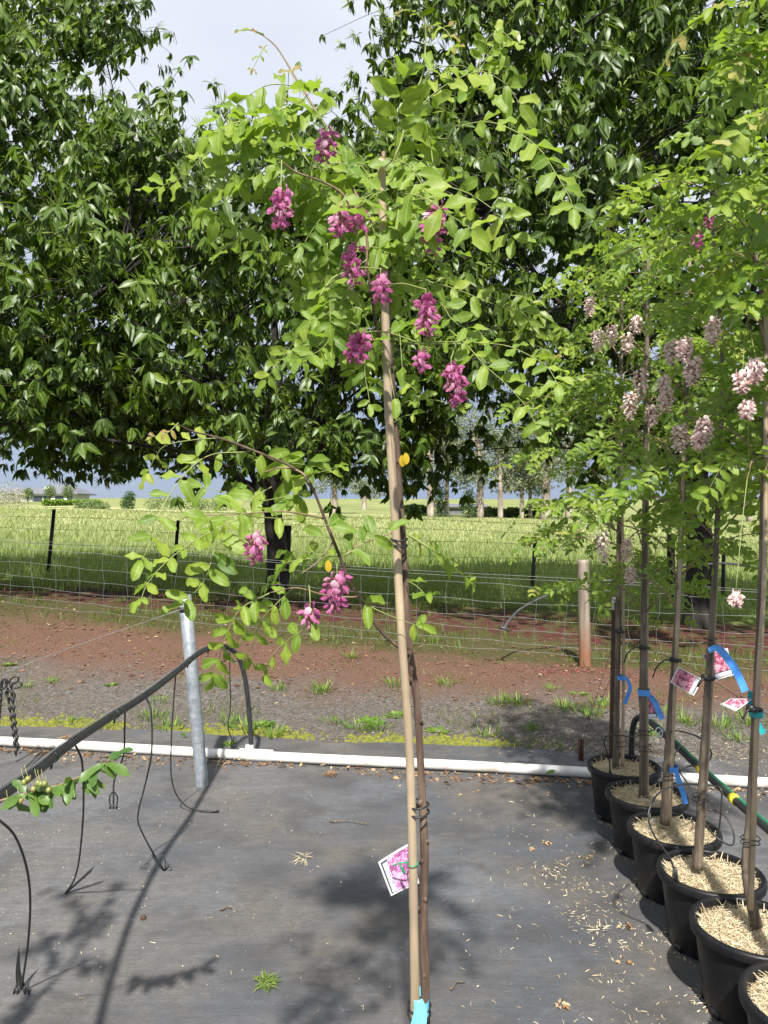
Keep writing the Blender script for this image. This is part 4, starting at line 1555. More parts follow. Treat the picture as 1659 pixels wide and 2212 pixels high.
def row_hardware():
    # rusty star picket with white cap and guy wires, trellis wire
    b = P(1323, 1640, 4.10)
    b[2] = .0
    t = P(1331, 1300, 4.10)
    root = empty("rusty_post", b, "rusty steel post with a white cap at the far end of the potted row", "post")
    mb = MB()
    ax = nrm(t - b)
    for a in (0, 2.1, 4.2):
        dv = np.array([math.cos(a), math.sin(a), 0])
        R = np.stack([dv, np.cross(ax, dv), ax], 1)
        mb.box((b + t) / 2 + dv * .014, (.030, .006, np.linalg.norm(t - b)), R=R)
    mb.build("post_shaft", M['rust'], root)
    mb = MB()
    mb.tube([t + (0, 0, -.045), t + (0, 0, -.044), t + (0, 0, .02), t + (0, 0, .024)], [.02, .024, .024, .02], 12)
    mb.build("cap", M['whitecap'], root)
    pb = P(1255, 1650, 4.72)
    pb[2] = .0
    mb = MB()
    mb.box(pb + (0, 0, .05), (.035, .006, .20))
    mb.box(pb + (0, .012, .05), (.006, .03, .20))
    tag(mb.build("steel_peg", M['rust'], origin=pb), "short rusty steel peg in the ground left of the potted row", "peg")
    for (x, y), (x2, y2), lb in (((1331, 1370), (1255, 1612), "upper"), ((1330, 1440), (1256, 1620), "lower")):
        mb = MB()
        mb.tube([P(x, y, 4.1), P(x2, y2, 4.71)], .0014, 5)
        tag(mb.build("guy_wire", M['darkwire']), "thin dark guy wire, the %s of two from rusty post to peg" % lb, "wire")
    mb = MB()
    pts = [P(1332, 1362, 4.10), P(1341, 1365, 3.87), P(1395, 1400, 3.46), P(1460, 1426, 3.1), P(1533, 1466, 2.73), P(1636, 1532, 2.37), P(1790, 1612, 2.0), P(2100, 1820, 1.4)]
    mb.tube(smooth(pts, 3), .0013, 5)
    tag(mb.build("trellis_wire", M['darkwire']), "thin wire strung along the potted row of robinias from trunk to trunk", "wire")
    for k, (px, py) in enumerate([(1341, 1365), (1394, 1400), (1462, 1427), (1533, 1466), (1633, 1533)]):
        Y = ROW[k]['Y'] - .025
        c = P(px, py, Y)
        mb = MB()
        mb.box(c, (.034, .018, .013), rz=.3)
        mb.box(c + (-.018, 0, .004), (.012, .022, .02), rz=.5)
        a = np.linspace(0, 5.2, 16)
        mb.tube(np.stack([c[0] + .006 + .016 * np.cos(a), c[1] + .02 + .018 * np.sin(a), np.full_like(a, c[2])], -1), .0028, 6)
        if k in (1, 2):
            mb.tube(smooth([c + (-.01, 0, 0), c + (-.05, -.01, .004), c + (-.085, -.01, -.022), c + (-.10, 0, -.07)], 5), .003, 6)
        else:
            mb.tube(smooth([c + (-.014, 0, .002), c + (-.03, -.004, -.004), c + (-.045, -.004, -.03)], 5), .0035, 6)
        tag(mb.build("wire_clip", M['rubber'], origin=c), "black plastic clip fixing %s to the trellis wire" % WHICH[k], "clip", "black trellis clips")
    # feeder hose with green stripe and yellow tape
    Yh = [4.52, 4.50, 4.46, 4.42, 4.36, 4.22, 3.8, 3.4, 3.02, 2.72, 2.4, 2.1]
    pp = [(1365, 1690), (1364, 1645), (1365, 1600), (1369, 1565), (1380, 1550), (1402, 1558), (1450, 1600), (1515, 1662), (1587, 1727), (1659, 1790), (1740, 1862), (1850, 1960)]
    pts = smooth([P(x, y, Y) for (x, y), Y in zip(pp, Yh)], 6)
    root = empty("irrigation_hose", P(1365, 1690, 4.52), "black irrigation hose with green stripe and yellow tape, sloping behind the potted row", "hose")
    mb = MB()
    mb.tube(pts, .0175, 12)
    mb.build("hose_run", M['hose'], root)
    mb = MB()
    ribbon_mesh(mb, pts[6:] + np.array([.003, -.006, .0172]), .016, (1, -.4, 0))
    mb.build("stripe", M['greenstripe'], root)
    for i in (42, 48):
        mb = MB()
        T = nrm(pts[i + 1] - pts[i - 1])
        mb.tube([pts[i] - T * .02, pts[i] + T * .02], .0215, 12)
        mb.build("yellow_tape", M['yellow'], root)
    # white string
    mb = MB()
    k0 = P(1424, 1582, 3.9)
    mb.tube(smooth([P(1381, 1630, 3.46), P(1400, 1606, 3.6), P(1420, 1586, 3.85)], 5), .0022, 6)
    a = np.linspace(0, 6.28, 14)
    mb.tube(np.stack([k0[0] + .018 * np.cos(a), k0[1] + .01 * np.sin(a), k0[2] + .022 * np.sin(a)], -1), .003, 6)
    mb.tube(smooth([k0, k0 + (.008, 0, -.03), k0 + (.0, -.01, -.06)], 4), .0026, 6)
    mb.tube(smooth([k0, k0 + (.03, 0, .01), k0 + (.05, -.01, -.01)], 4), .0022, 6)
    tag(mb.build("white_string", M['whitecard']), "knotted white string tied between the second trunk and the striped hose", "string")
    # drip tubes
    TB = [
        ("thin black drip tube arching into the farthest pot of the row", [(1420, 1574, 4.1), (1400, 1582, 3.9), (1370, 1591, 3.75), (1332, 1588, 3.7), (1308, 1592, 3.72), (1306, 1608, 3.75), (1316, 1640, 3.78), (1318, 1672, 3.8)], True),
        ("thin black drip tube curving round behind the fourth trunk", [(1440, 1579, 3.7), (1470, 1580, 3.5), (1508, 1592, 3.3), (1532, 1615, 3.2), (1536, 1635, 3.2), (1522, 1650, 3.2), (1490, 1655, 3.3), (1466, 1662, 3.3)], False),
        ("thin black drip tube hanging down between the third and fourth trunks", [(1470, 1610, 3.5), (1458, 1630, 3.4), (1460, 1655, 3.3), (1490, 1700, 3.2), (1512, 1748, 3.1), (1530, 1790, 2.95), (1556, 1815, 2.9), (1582, 1826, 2.9), (1585, 1800, 2.95), (1568, 1765, 3.0), (1540, 1750, 3.05), (1515, 1752, 3.05), (1504, 1775, 3.05), (1507, 1800, 3.05)], False),
        ("thin black drip tube making the big loop in front of the fourth trunk", [(1550, 1700, 3.1), (1520, 1695, 2.95), (1470, 1695, 2.75), (1425, 1712, 2.62), (1404, 1745, 2.58), (1402, 1775, 2.56), (1415, 1808, 2.55), (1438, 1840, 2.55), (1450, 1860, 2.56), (1458, 1886, 2.56)], True),
        ("straight black drip tube dropping beside the fourth trunk", [(1552, 1698, 3.0), (1559, 1712, 2.98), (1557, 1760, 2.98), (1548, 1838, 3.0)], False),
    ]
    for lb, pts, dripper in TB:
        p = smooth([P(x, y, Y) for x, y, Y in pts], 6)
        root = empty("drip_tube", p[0], lb, "drip tube", "drip tubes of the potted row")
        mb = MB()
        mb.tube(p, .0034, 7)
        mb.build("tube", M['hose'], root)
        if dripper:
            mb = MB()
            e = p[-1]
            mb.tube([e + (0, 0, .02), e + (.002, 0, -.03)], [.005, .006], 7)
            for s in (-1, 0, 1):
                mb.tube([e + (s * .006, 0, .01), e + (s * .011, -.004, -.034)], .0025, 5)
            mb.build("dripper", M['rubber'], root)


row_hardware()


# ------------------------------------------------------------------ left irrigation row
def left_row():
    b = P(437, 1702, 4.30)
    b[2] = .0
    t = P(399, 1285, 4.34)
    ax = nrm(t - b)
    root = empty("steel_pole", b, "leaning galvanised steel pole with a black band, carrying the black hose", "pole")
    mb = MB()
    L = np.linalg.norm(t - b)
    mb.tube([b - ax * .3, b, b + ax * L * .5, t - ax * .002, t], [.037, .037, .037, .037, .033], 24)
    mb.build("tube_shaft", M['galv'], root)
    mb = MB()
    q = b + ax * (L * .925)
    mb.tube([q - ax * .015, q + ax * .015], .039, 24)
    mb.build("band", M['rubber'], root)
    # guy wire with clips
    e = P(-420, 1660, 4.75)
    e[2] = 0
    mid = P(20, 1449, 4.55)
    mb = MB()
    mb.tube(smooth([q + (0, -.04, .01), mid, e], 6), .0017, 6)
    tag(mb.build("guy_wire", M['wire']), "grey guy wire running from the galvanised pole down to the left", "wire")
    mb = MB()
    e2 = np.array([e[0], e[1], 0])
    mb.box(e2 + (0, 0, .03), (.04, .008, .22))
    tag(mb.build("steel_peg", M['rust'], origin=e2), "steel peg holding the foot of the guy wire", "peg")
    # bundle of black clips hanging on the wire
    root = empty("clip_bundle", P(10, 1460, 4.5), "bundle of black plastic clips hanging from the guy wire at the left edge", "clips")
    for i, (x, y, h_, lean) in enumerate([(4, 1455, 100, -8), (14, 1455, 150, 20), (24, 1462, 130, 14)]):
        mb = MB()
        for j in range(9):
            f = j / 8
            c = P(x + lean * f, y + 18 + h_ * f, 4.5 - .02 * i)
            mb.tube([c + (0, 0, .016), c + (0, 0, .005), c + (0, 0, -.012), c + (0, 0, -.02)], [.004, .011, .009, .004], 7)
            mb.tube([c + (0, 0, .02), c + (.002, 0, -.03)], .0042, 6)
        mb.build("clip_chain", M['rubber'], root)
    for (x, y, a0) in [(30, 1470, .6), (22, 1500, -.4), (36, 1480, .2), (8, 1478, 1.2)]:
        c = P(x, y, 4.46)
        mb = MB()
        a = np.linspace(0, 6.28, 14)
        ca, sa = math.cos(a0), math.sin(a0)
        ex, ez = .032 * np.cos(a), .018 * np.sin(a)
        mb.tube(np.stack([c[0] + ex * ca - ez * sa, np.full_like(a, c[1]), c[2] + ex * sa + ez * ca], -1), .0055, 6, cap=False)
        mb.build("hook", M['rubber'], root)
    # main hose
    pp = [(-260, 1900, 1.2), (-110, 1795, 1.55), (75, 1668, 2.12), (150, 1608, 2.42), (230, 1555, 2.78), (310, 1505, 3.18), (380, 1452, 3.72), (430, 1411, 4.20), (468, 1396, 4.52), (494, 1400, 4.68),
          (515, 1420, 4.74), (530, 1470, 4.76), (540, 1560, 4.76), (543, 1640, 4.74)]
    hp = smooth([np.array([-1.0, -2.2, .86]), np.array([-.95, .2, .93])] + [P(*a) for a in pp], 8)
    root = empty("irrigation_hose", P(543, 1640, 4.74), "thick black irrigation hose arching from the white pipe over the pole toward the left", "hose")
    mb = MB()
    mb.tube(hp, .0148, 14)
    for t in (36, 50, 68, 76):
        T = nrm(hp[t + 1] - hp[t - 1])
        mb.tube([hp[t] - T * .008, hp[t] + T * .008], .0168, 12)
        mb.tube([hp[t], hp[t] + np.array([.0, -.02, -.03])], .004, 6)
    mb.build("hose_run", M['hose'], root)
    # wire the hose is tied along
    mb = MB()
    mb.tube(hp[2:80] + np.array([0, .012, .022]), .0018, 5)
    mb.build("support_wire", M['wire'], root)
    DT = [
        ([(-40, 1752, 1.75), (0, 1774, 1.95), (30, 1803, 2.05), (50, 1848, 2.15), (62, 1901, 2.22), (65, 1960, 2.28), (60, 2040, 2.36), (50, 2110, 2.42), (47, 2134, 2.44)], 'up'),
        ([(160, 1606, 2.45), (170, 1625, 2.48), (178, 1655, 2.52), (180, 1748, 2.7), (172, 1848, 2.9), (160, 1900, 3.02), (141, 1930, 3.08)], 'flat'),
        ([(270, 1535, 2.95), (269, 1570, 2.95), (267, 1628, 2.96), (255, 1662, 2.96), (246, 1690, 2.96), (245, 1733, 2.96)], 'hang'),
        ([(312, 1506, 3.2), (320, 1516, 3.2), (327, 1545, 3.2), (327, 1628, 3.22), (312, 1700, 3.24), (299, 1752, 3.25), (300, 1782, 3.25), (325, 1833, 3.26), (356, 1884, 3.27)], 'star'),
        ([(380, 1455, 3.72), (376, 1500, 3.74), (370, 1598, 3.8), (370, 1678, 3.85), (385, 1723, 3.9), (415, 1748, 3.92), (468, 1753, 3.90)], 'side'),
        ([(497, 1405, 4.68), (496, 1450, 4.72), (498, 1523, 4.78), (493, 1573, 4.85), (505, 1606, 4.93)], 'hang'),
    ]
    for pts, mode in DT:
        p = smooth([P(*a) for a in pts], 7)
        mb = MB()
        mb.tube(p, .0036, 7)
        tb = mb.build("drip_tube", M['hose'], root)
        mb = MB()
        e = p[-1]
        if mode in ('up',):
            for s in (-1, 0, 1):
                mb.tube(smooth([e + (s * .012, 0, -.004), e + (s * .006 - .012, 0, .05), e + (-.012, .005, .135)], 4), np.linspace(.004, .0016, 9), 6)
            for s in (-2, -1, 1, 2):
                mb.tube([e + (s * .01, 0, .008), e + (s * .013, -.004, -.022)], .0036, 6)
        elif mode == 'flat':
            for s in (0, 1):
                mb.tube([e + (0, s * .01, 0), e + (.10, .012 + s * .012, .085 + s * .004), e + (.118, .014, .112)], [.0036, .0042, .001], 6)
        elif mode == 'side':
            for s in (0, 1):
                mb.tube([e + (.01, s * .01, .0), e + (-.08, .01 + s * .01, -.008 - s * .008), e + (-.15, .02, -.028)], [.0040, .0040, .002], 6)
        elif mode == 'star':
            for s in range(5):
                a = s * 1.25
                mb.tube([e, e + (.03 * math.cos(a), .02 * math.sin(a), .01 + .012 * s), e + (.035 * math.cos(a) - .02, .02 * math.sin(a), .05 + .01 * s)], [.0036, .002, .001], 5)
        else:
            for s in (-1, 0, 1):
                mb.tube(smooth([e + (0, 0, .045), e + (s * .016, 0, .02), e + (s * .012, 0, -.018)], 4), .0028, 6)
                mb.tube([e + (s * .012, 0, -.01), e + (s * .013, 0, -.026)], .0042, 6)
        d = mb.build("dripper", M['rubber'], root)
        d.parent = tb
    # crab apple in its pot at the left edge
    b = np.array([-1.16, 1.62, .26])
    root = empty("crab_apple", b, "crab apple branch with green fruitlets and glossy leaves reaching in at the left edge", "tree")
    tr = smooth([b, b + (.01, 0, .25), b + (-.01, .01, .55), b + (.02, .02, .95), b + (.0, .0, 1.35)], 6)
    mb = MB()
    mb.tube(tr, np.linspace(.012, .006, len(tr)), 10)
    mb.build("trunk", M['barkgrey'], root)
    fol, fr = MB(), MB()
    brs = [[b + (.015, .01, .76), P(-160, 1755, 1.68), P(-40, 1740, 1.72), P(60, 1712, 1.75), P(130, 1695, 1.76), P(200, 1665, 1.77), P(238, 1640, 1.77)]]
    for i in range(9):
        a = rng.uniform(0, 6.28)
        z = rng.uniform(.7, 1.3)
        ln = rng.uniform(.2, .36)
        dv = np.array([math.cos(a) * .7 - .25, math.sin(a), .6])
        brs.append([b + (0, 0, z), b + (0, 0, z) + dv * ln * .5, b + (0, 0, z) + dv * ln + (0, 0, -.02)])
    for i, pts in enumerate(brs):
        p = smooth(pts, 6)
        mb = MB()
        mb.tube(p, np.linspace(.0042, .0012, len(p)), 7)
        mb.build("branch", M['shoot'], root)
        n = 40 if i == 0 else 16
        for j in range(n):
            t = rng.uniform(.3, 1.0) if i else (rng.uniform(.42, .72) if j < 23 else rng.uniform(.72, 1.0))
            q = p[int(t * (len(p) - 1))]
            dv = np.array([rng.normal(.3, .7), rng.normal(-.1, .6), rng.normal(-.35, .5)])
            Lf = rng.uniform(.044, .070)
            add_leaves(fol, OVAL, q[None], dv[None], np.array([[rng.normal(0, .4), -.4, .8]]), Lf, Lf * .40, .25, .25, np.array([rng.random()]), wav=.6)
    for (x, y) in [(72, 1705), (82, 1692), (88, 1694), (96, 1693), (60, 1683), (105, 1707), (44, 1730), (20, 1738), (52, 1690)]:
        c = P(x, y, 1.73)
        fr = MB()
        fr.tube([c + (0, 0, .0075), c + (0, 0, .0045), c, c + (0, 0, -.005), c + (0, 0, -.0075)], [.001, .0055, .0072, .005, .0012], 9)
        fr.tube(smooth([c + (0, 0, .007), c + (-.008, .005, .02), c + (-.012, .01, .03)], 4), .0008, 5)
        fr.build("fruitlet", M['apple_fruit'], root)
    fol.build("foliage", M['apple'], root)


left_row()


# ------------------------------------------------------------------ fences
def fence_y(x):
    return 7.66 - .198 * (x - 2.07)


def fences():
    xs = np.linspace(-9, 8, 120)
    root = empty("wire_fence", (2.07, fence_y(2.07), 0), "near wire mesh stock fence crossing behind the red dirt, with one grey wooden post", "fence")
    mb = MB()
    hs = [.10, .19, .32, .45, .61, .79]
    for h_ in hs:
        y = fence_y(xs)
        z = hgt(xs, y) + h_ + .008 * np.sin(xs * 4.1 + h_ * 20) + .005 * np.sin(xs * 11 + h_ * 9)
        mb.tube(np.stack([xs, y, z], -1), .0017, 4, cap=False)
    for x in np.arange(-8.8, 8, .305):
        j = rng.normal(0, .012, len(hs))
        pts = []
        for h_, dx in zip(hs, j):
            xx = x + dx
            pts.append([xx, fence_y(xx) - .004, hg(xx, fence_y(xx)) + h_])
        mb.tube(np.array(pts), .0015, 4, cap=False)
    mb.build("wire_mesh", M['wire'], root)
    for h_ in (.86, .89):
        mb = MB()
        y = fence_y(xs)
        z = hgt(xs, y) + h_ + .01 * np.sin(xs * 1.3 + h_ * 20)
        mb.tube(np.stack([xs, y, z], -1), .0018, 4, cap=False)
        mb.build("top_wire", M['wire'], root)
    for px, pt, pb, Y, r in [(1262, 1215, 1442, 7.66, .060)]:
        b = P(px + 2, pb, Y)
        t = P(px - 2, pt, Y)
        mb = MB()
        p = smooth([b - (0, 0, .2), b, (b + t) / 2, t - (0, 0, .01), t], 4)
        mb.tube(p, np.full(len(p), r) * (1 + .02 * rng.standard_normal(len(p))), 18)
        mb.build("post", M['post'], root)
    for x in (-8.6, 7.6):
        y = fence_y(x) + .06
        z = hg(x, y)
        mb = MB()
        mb.tube([(x, y, z - .2), (x, y, z + 1.1)], .055, 12)
        mb.build("post", M['post'], root)
    # back fence
    def f2(x):
        return 13.9 + .0 * x
    root = empty("picket_fence", (-1.83, 13.2, hg(-1.83, 13.2)), "far barbed wire fence on thin black steel pickets along the paddock", "fence")
    xs = np.linspace(-14, 13, 160)
    for h_ in (.35, .62, .9, 1.12, 1.30):
        mb = MB()
        y = f2(xs)
        z = hgt(xs, y) + h_ + .01 * np.sin(xs * 1.9 + h_ * 5)
        pts = np.stack([xs, y, z], -1)
        mb.tube(pts, .0030, 4, cap=False)
        if h_ > 1:
            for k in range(0, 160, 1):
                c = pts[k]
                mb.tube([c + (-.012, 0, -.018), c + (.012, 0, .018)], .003, 3)
        mb.build("barbed_wire", M['darkwire'], root)
    for px, pt, lean in [(112, 1100, .13), (380, 1124, .10), (1152, 1172, .07), (-180, 1095, 0), (1560, 1190, .02), (1850, 1200, .03)]:
        t = P(px + 4, pt, 13.9)
        b = np.array([t[0] - lean, 13.9, hg(t[0], 13.9) - .1])
        mb = MB()
        ax = nrm(t - b)
        L = np.linalg.norm(t - b)
        for a in (0.3, 2.4, 4.5):
            dv = np.array([math.cos(a), math.sin(a), 0])
            R = np.stack([dv, np.cross(ax, dv), ax], 1)
            mb.box((b + t) / 2 + dv * .018, (.04, .012, L), R=R)
        mb.build("picket", M['picket'], root)
    b = np.array([-1.75, 13.0, hg(-1.75, 13.0) - .2])
    t = P(620, 1135, 13.0)
    mb = MB()
    mb.tube(smooth([b, (b + t) / 2, t], 4), .078, 14)
    mb.build("strainer_post", M['oldbark'], root)
    b = np.array([5.2, 13.4, hg(5.2, 13.4) - .2])
    mb = MB()
    mb.tube([b, b + (0, 0, 1.4)], .07, 14)
    mb.build("strainer_post", M['oldbark'], root)
    # grey poly pipe hooked over the fence
    pp = [(1090, 1358, 7.5), (1100, 1340, 7.6), (1130, 1312, 7.8), (1190, 1283, 8.0), (1270, 1260, 8.15), (1350, 1250, 8.3), (1430, 1232, 8.5), (1500, 1222, 8.7), (1570, 1217, 8.9), (1640, 1228, 9.1), (1720, 1250, 9.3)]
    mb = MB()
    mb.tube(smooth([P(*a) for a in pp], 6), .0135, 10)
    e = P(1090, 1358, 7.5)
    mb.tube([e + (-.05, 0, .02), e + (.05, 0, -.02)], .016, 8)
    tag(mb.build("poly_pipe", M['hosegrey']), "grey poly pipe arching through the near fence behind the wooden post", "pipe")


M['hosegrey'] = simple("grey_poly", [(.3, (.035, .036, .040)), (.7, (.075, .077, .082))], 12, .45)
fences()


# ------------------------------------------------------------------ trees
def rosettes(mb, cat, pos, axis, L, tint, nl=7, cat_p=.0):
    K = len(pos)
    axis = nrm(axis)
    ref = np.where(np.abs(axis[:, 2:3]) > .9, np.array([[1.0, 0, 0]]), np.array([[0, 0, 1.0]]))
    A = nrm(np.cross(axis, ref))
    B = np.cross(axis, A)
    for j in range(nl):
        a = (j * 2.4 + rng.random(K) * .8)[:, None]
        rad = np.cos(a) * A + np.sin(a) * B
        w = rng.uniform(.2, .9, (K, 1))
        d = axis * w * .5 + rad * rng.uniform(.35, .95, (K, 1)) + np.array([0, 0, -.85]) + rng.normal(0, .18, (K, 3))
        n = axis * .8 + np.array([0, 0, .7]) - rad * .2 + rng.normal(0, .25, (K, 3))
        base = pos + axis * rng.uniform(-.05, .03, (K, 1))
        Lj = L * rng.uniform(.7, 1.15, K)
        add_leaves(mb, LANCE, base, d, n, Lj, Lj * rng.uniform(.36, .50, K), rng.uniform(.10, .4, K), rng.uniform(.15, .40, K), np.clip(tint + rng.normal(0, .13, K), 0, 1))
    if cat is not None and cat_p > 0:
        sel = rng.random(K) < cat_p
        pc, ac = pos[sel], axis[sel]
        A2, B2 = A[sel], B[sel]
        for j in range(9):
            k = len(pc)
            a = (j * .7 + rng.random(k))[:, None]
            rad = np.cos(a) * A2 + np.sin(a) * B2
            d = ac * .5 + rad * .7 + np.array([0, 0, .35])
            add_leaves(cat, CARD, pc, d, rad + np.array([0, -.3, .8]), rng.uniform(.10, .19, k), .013, .3, rng.uniform(.25, .6, k), rng.random(k))


def chestnut(base, trunk_r, fork, ell, zmin, nclump, per, seed, label, density_front=True, leafL=.18, hole=None):
    global rng
    keep = rng
    rng = np.random.default_rng(seed)
    base = np.array([base[0], base[1], hg(base[0], base[1])])
    root = empty("chestnut_tree", base, label, "tree", "chestnut trees along the paddock fence")
    fork = np.array(fork, float)
    mb = MB()
    tp = smooth([base - (0, 0, .2), base + (0, 0, .1), (base * .5 + fork * .5) + (.04, 0, 0), fork, fork + (.1, 0, 1.4), fork + (.0, .1, 3.0)], 6)
    rr = np.interp(np.linspace(0, 1, len(tp)), [0, .12, .3, .5, 1], [trunk_r * 1.5, trunk_r * 1.1, trunk_r, trunk_r * .9, trunk_r * .3])
    mb.tube(tp, rr * (1 + .04 * rng.standard_normal(len(tp))), 14)
    mb.build("trunk", M['oldbark'], root)
    # limbs
    cs = np.array([e[:3] for e in ell])
    rs = np.array([e[3:6] for e in ell])
    vol = rs.prod(1)
    vol = vol / vol.sum()
    nodes = [tp[len(tp) // 2:]]
    for i in range(13):
        e = rng.choice(len(ell), p=vol)
        dv = nrm(rng.normal(0, 1, 3) * (1, 1, .8))
        tgt = cs[e] + dv * rs[e] * .72
        tgt[2] = max(tgt[2], zmin + .15)
        st = tp[int(rng.uniform(.42, .95) * (len(tp) - 1))]
        mid = st * .5 + tgt * .5 + (0, 0, .25) + rng.normal(0, .15, 3)
        p = smooth([st, st * .75 + mid * .25 + (0, 0, .12), mid, tgt], 6)
        p += rng.normal(0, .012, p.shape)
        lb = MB()
        lb.tube(p, np.linspace(trunk_r * .42, .018, len(p)), 8)
        lb.build("limb", M['oldbark'], root)
        nodes.append(p[4:])
    nodes = np.vstack(nodes)
    # clumps
    ce, pos, ax, tn = [], [], [], []
    tw = MB()
    got = 0
    while got < nclump:
        e = rng.choice(len(ell), p=vol)
        dv = nrm(rng.normal(0, 1, 3))
        f = .42 + .58 * rng.random() ** .55
        c = cs[e] + dv * rs[e] * f
        if c[2] < zmin + rng.uniform(0, .35) or c[2] > 13.5:
            continue
        if hole and hole(c):
            continue
        got += 1
        ce.append(c)
        i = int(np.argmin(((nodes - c) ** 2).sum(1)))
        q = nodes[i]
        m_ = q * .5 + c * .5 + (0, 0, .12) + rng.normal(0, .06, 3)
        p = smooth([q, m_, c], 4)
        tw.tube(p, np.linspace(.020, .006, len(p)), 5)
        k = int(per * rng.uniform(.55, 1.4))
        out = nrm(c - cs[e])
        sp = rng.normal(0, 1, (k, 3)) * np.array([.36, .36, .25]) * rng.uniform(.7, 1.25)
        pp = c + out * .1 + sp
        pos.append(pp)
        tn.append(np.full(k, np.clip(rng.normal(.42, .17), .05, .9)))
        ax.append(nrm(sp * 1.6 + out * .45 + np.array([0, 0, .25]) + rng.normal(0, .15, (k, 3))))
        for kk in range(0, k, 3):
            tw.tube([c, (c + pp[kk]) / 2 + (0, 0, .03), pp[kk]], [.006, .004, .003], 3, cap=False)
    tw.build("twigs", M['oldbark'], root)
    pos = np.vstack(pos)
    ax = np.vstack(ax)
    crown, cat = MB(), MB()
    L = leafL * rng.choice([.6, .85, 1.0, 1.2], len(pos)) * rng.uniform(.9, 1.1, len(pos))
    tn = np.concatenate(tn)
    rosettes(crown, cat, pos, ax, L, tn, 7, .26)
    crown.build("crown", M['chestnut'], root)
    co = cat.build("catkins", M['catkin'], root)
    co['kind'] = "stuff"
    rng = keep


chestnut((-1.73, 11.9), .17, (-1.78, 11.85, 1.75), [(-1.9, 11.2, 3.5, 3.7, 3.0, 3.9)], 2.2, 225, 30, 11, "shorter chestnut with the dark trunk beside the black strainer post, below the sky gap")
chestnut((-7.6, 11.8), .2, (-7.5, 11.7, 2.0), [(-6.6, 11.2, 4.8, 3.7, 3.2, 6.2)], 2.6, 290, 30, 12, "tall chestnut at the left edge, its trunk outside the photo", hole=lambda c: c[2] < 3.0 and rng.random() < .6)
chestnut((4.55, 10.7), .2, (4.5, 10.65, 1.9), [(4.0, 10.6, 5.0, 4.8, 3.2, 6.2)], 2.35, 400, 30, 13, "tallest chestnut behind the potted row, its trunk between the pale stakes", hole=lambda c: c[2] < 3.2 and c[0] < 2.6 and rng.random() < .6)


def blob_tree(name, base, trunk_h, trunk_r, blobs, n, leaf, matn, barkn, label, cat, group=None, w=.35, tmin=0.0):
    base = np.array([base[0], base[1], hg(base[0], base[1])])
    root = empty(name, base, label, cat, group)
    if trunk_h > 0:
        top = base + (rng.normal(0, .03) * trunk_h, 0, trunk_h)
        mb = MB()
        p = smooth([base - (0, 0, .3), base + (rng.normal(0, .02) * trunk_h, 0, trunk_h * .5), top], 6)
        mb.tube(p, np.linspace(trunk_r * 1.15, trunk_r * .55, len(p)), 9)
        mb.build("trunk", M[barkn], root)
        lb = MB()
        for b in blobs:
            c = base + np.array(b[:3])
            s0 = p[int(rng.uniform(.55, 1) * (len(p) - 1))]
            q = smooth([s0, s0 * .5 + c * .5 + rng.normal(0, .2, 3), c], 5)
            lb.tube(q, np.linspace(trunk_r * .4, trunk_r * .08, len(q)), 5)
        lb.build("limbs", M[barkn], root)
    mb = MB()
    vol = np.array([b[3] * b[4] for b in blobs])
    cnt = (n * vol / vol.sum()).astype(int) + 1
    for b, k in zip(blobs, cnt):
        dv = nrm(rng.normal(0, 1, (k, 3)))
        f = rng.random((k, 1)) ** .45
        pos = base + np.array(b[:3]) + dv * f * np.array([b[3], b[3], b[4]])
        pos[:, 2] = np.maximum(pos[:, 2], base[2] + .05)
        d = dv + rng.normal(0, .7, (k, 3)) + np.array([0, 0, -.3])
        L = leaf * rng.uniform(.6, 1.3, k)
        add_leaves(mb, CARD, pos, d, rng.normal(0, 1, (k, 3)) + dv + (0, 0, .5), L, L * w, .2, .1, rng.random(k))
    mb.build("crown", M[matn], root)
    return root


def at(px, Y):
    return ((px - 829.5) / F * Y, Y)


GE = "gum trees across the paddock"
gums = [(722, 88, 9, .55, "gum tree left of the tall stake, seen under the chestnut crown"), (786, 120, 9, .4, "small distant gum with a rounded crown left of the tall stake"),
        (930, 82, 12, .62, "pale trunked gum just right of the tall stake"), (965, 86, 12, .42, "slim gum in front of the left cypress"), (1037, 84, 13, .66, "gum with a thick forked trunk by the far shed"),
        (1081, 84, 10, .48, "gum right of the far shed with a straight white trunk"), (1127, 85, 10, .4, "thin leaning gum right of the far shed"), (1146, 88, 11, .35, "thinnest gum trunk between two pale ones"),
        (1177, 83, 13, .8, "broad pale gum trunk left of the farthest potted robinia"), (1228, 86, 13, .6, "gum partly hidden by the potted robinia leaves"), (1340, 90, 13, .6, "gum behind the farthest potted robinia"), (1620, 95, 12, .6, "gum far right behind the potted row")]
for px, Y, h_, r, lb in gums:
    bl = []
    for i in range(14):
        a = rng.uniform(0, 6.28)
        rr_ = rng.uniform(.2, 1) * h_ * .26
        bl.append((rr_ * math.cos(a), rr_ * math.sin(a) * .6, h_ * (.33 + .67 * (i + .5) / 14), h_ * rng.uniform(.10, .17), h_ * rng.uniform(.06, .11)))
    if px == 786:
        bl = [(rng.normal(0, 1.4), rng.normal(0, .8), rng.uniform(2.5, 5), 1.5, .9) for _ in range(9)]
        blob_tree("gum_tree", at(px, Y), 3.2, r, bl, 1500, .45, 'euc', 'gumbark', lb, "tree", GE)
    else:
        blob_tree("gum_tree", at(px, Y), h_ * .8, r * .62, bl, 3000, .42, 'euc', 'gumbark', lb, "tree", GE)
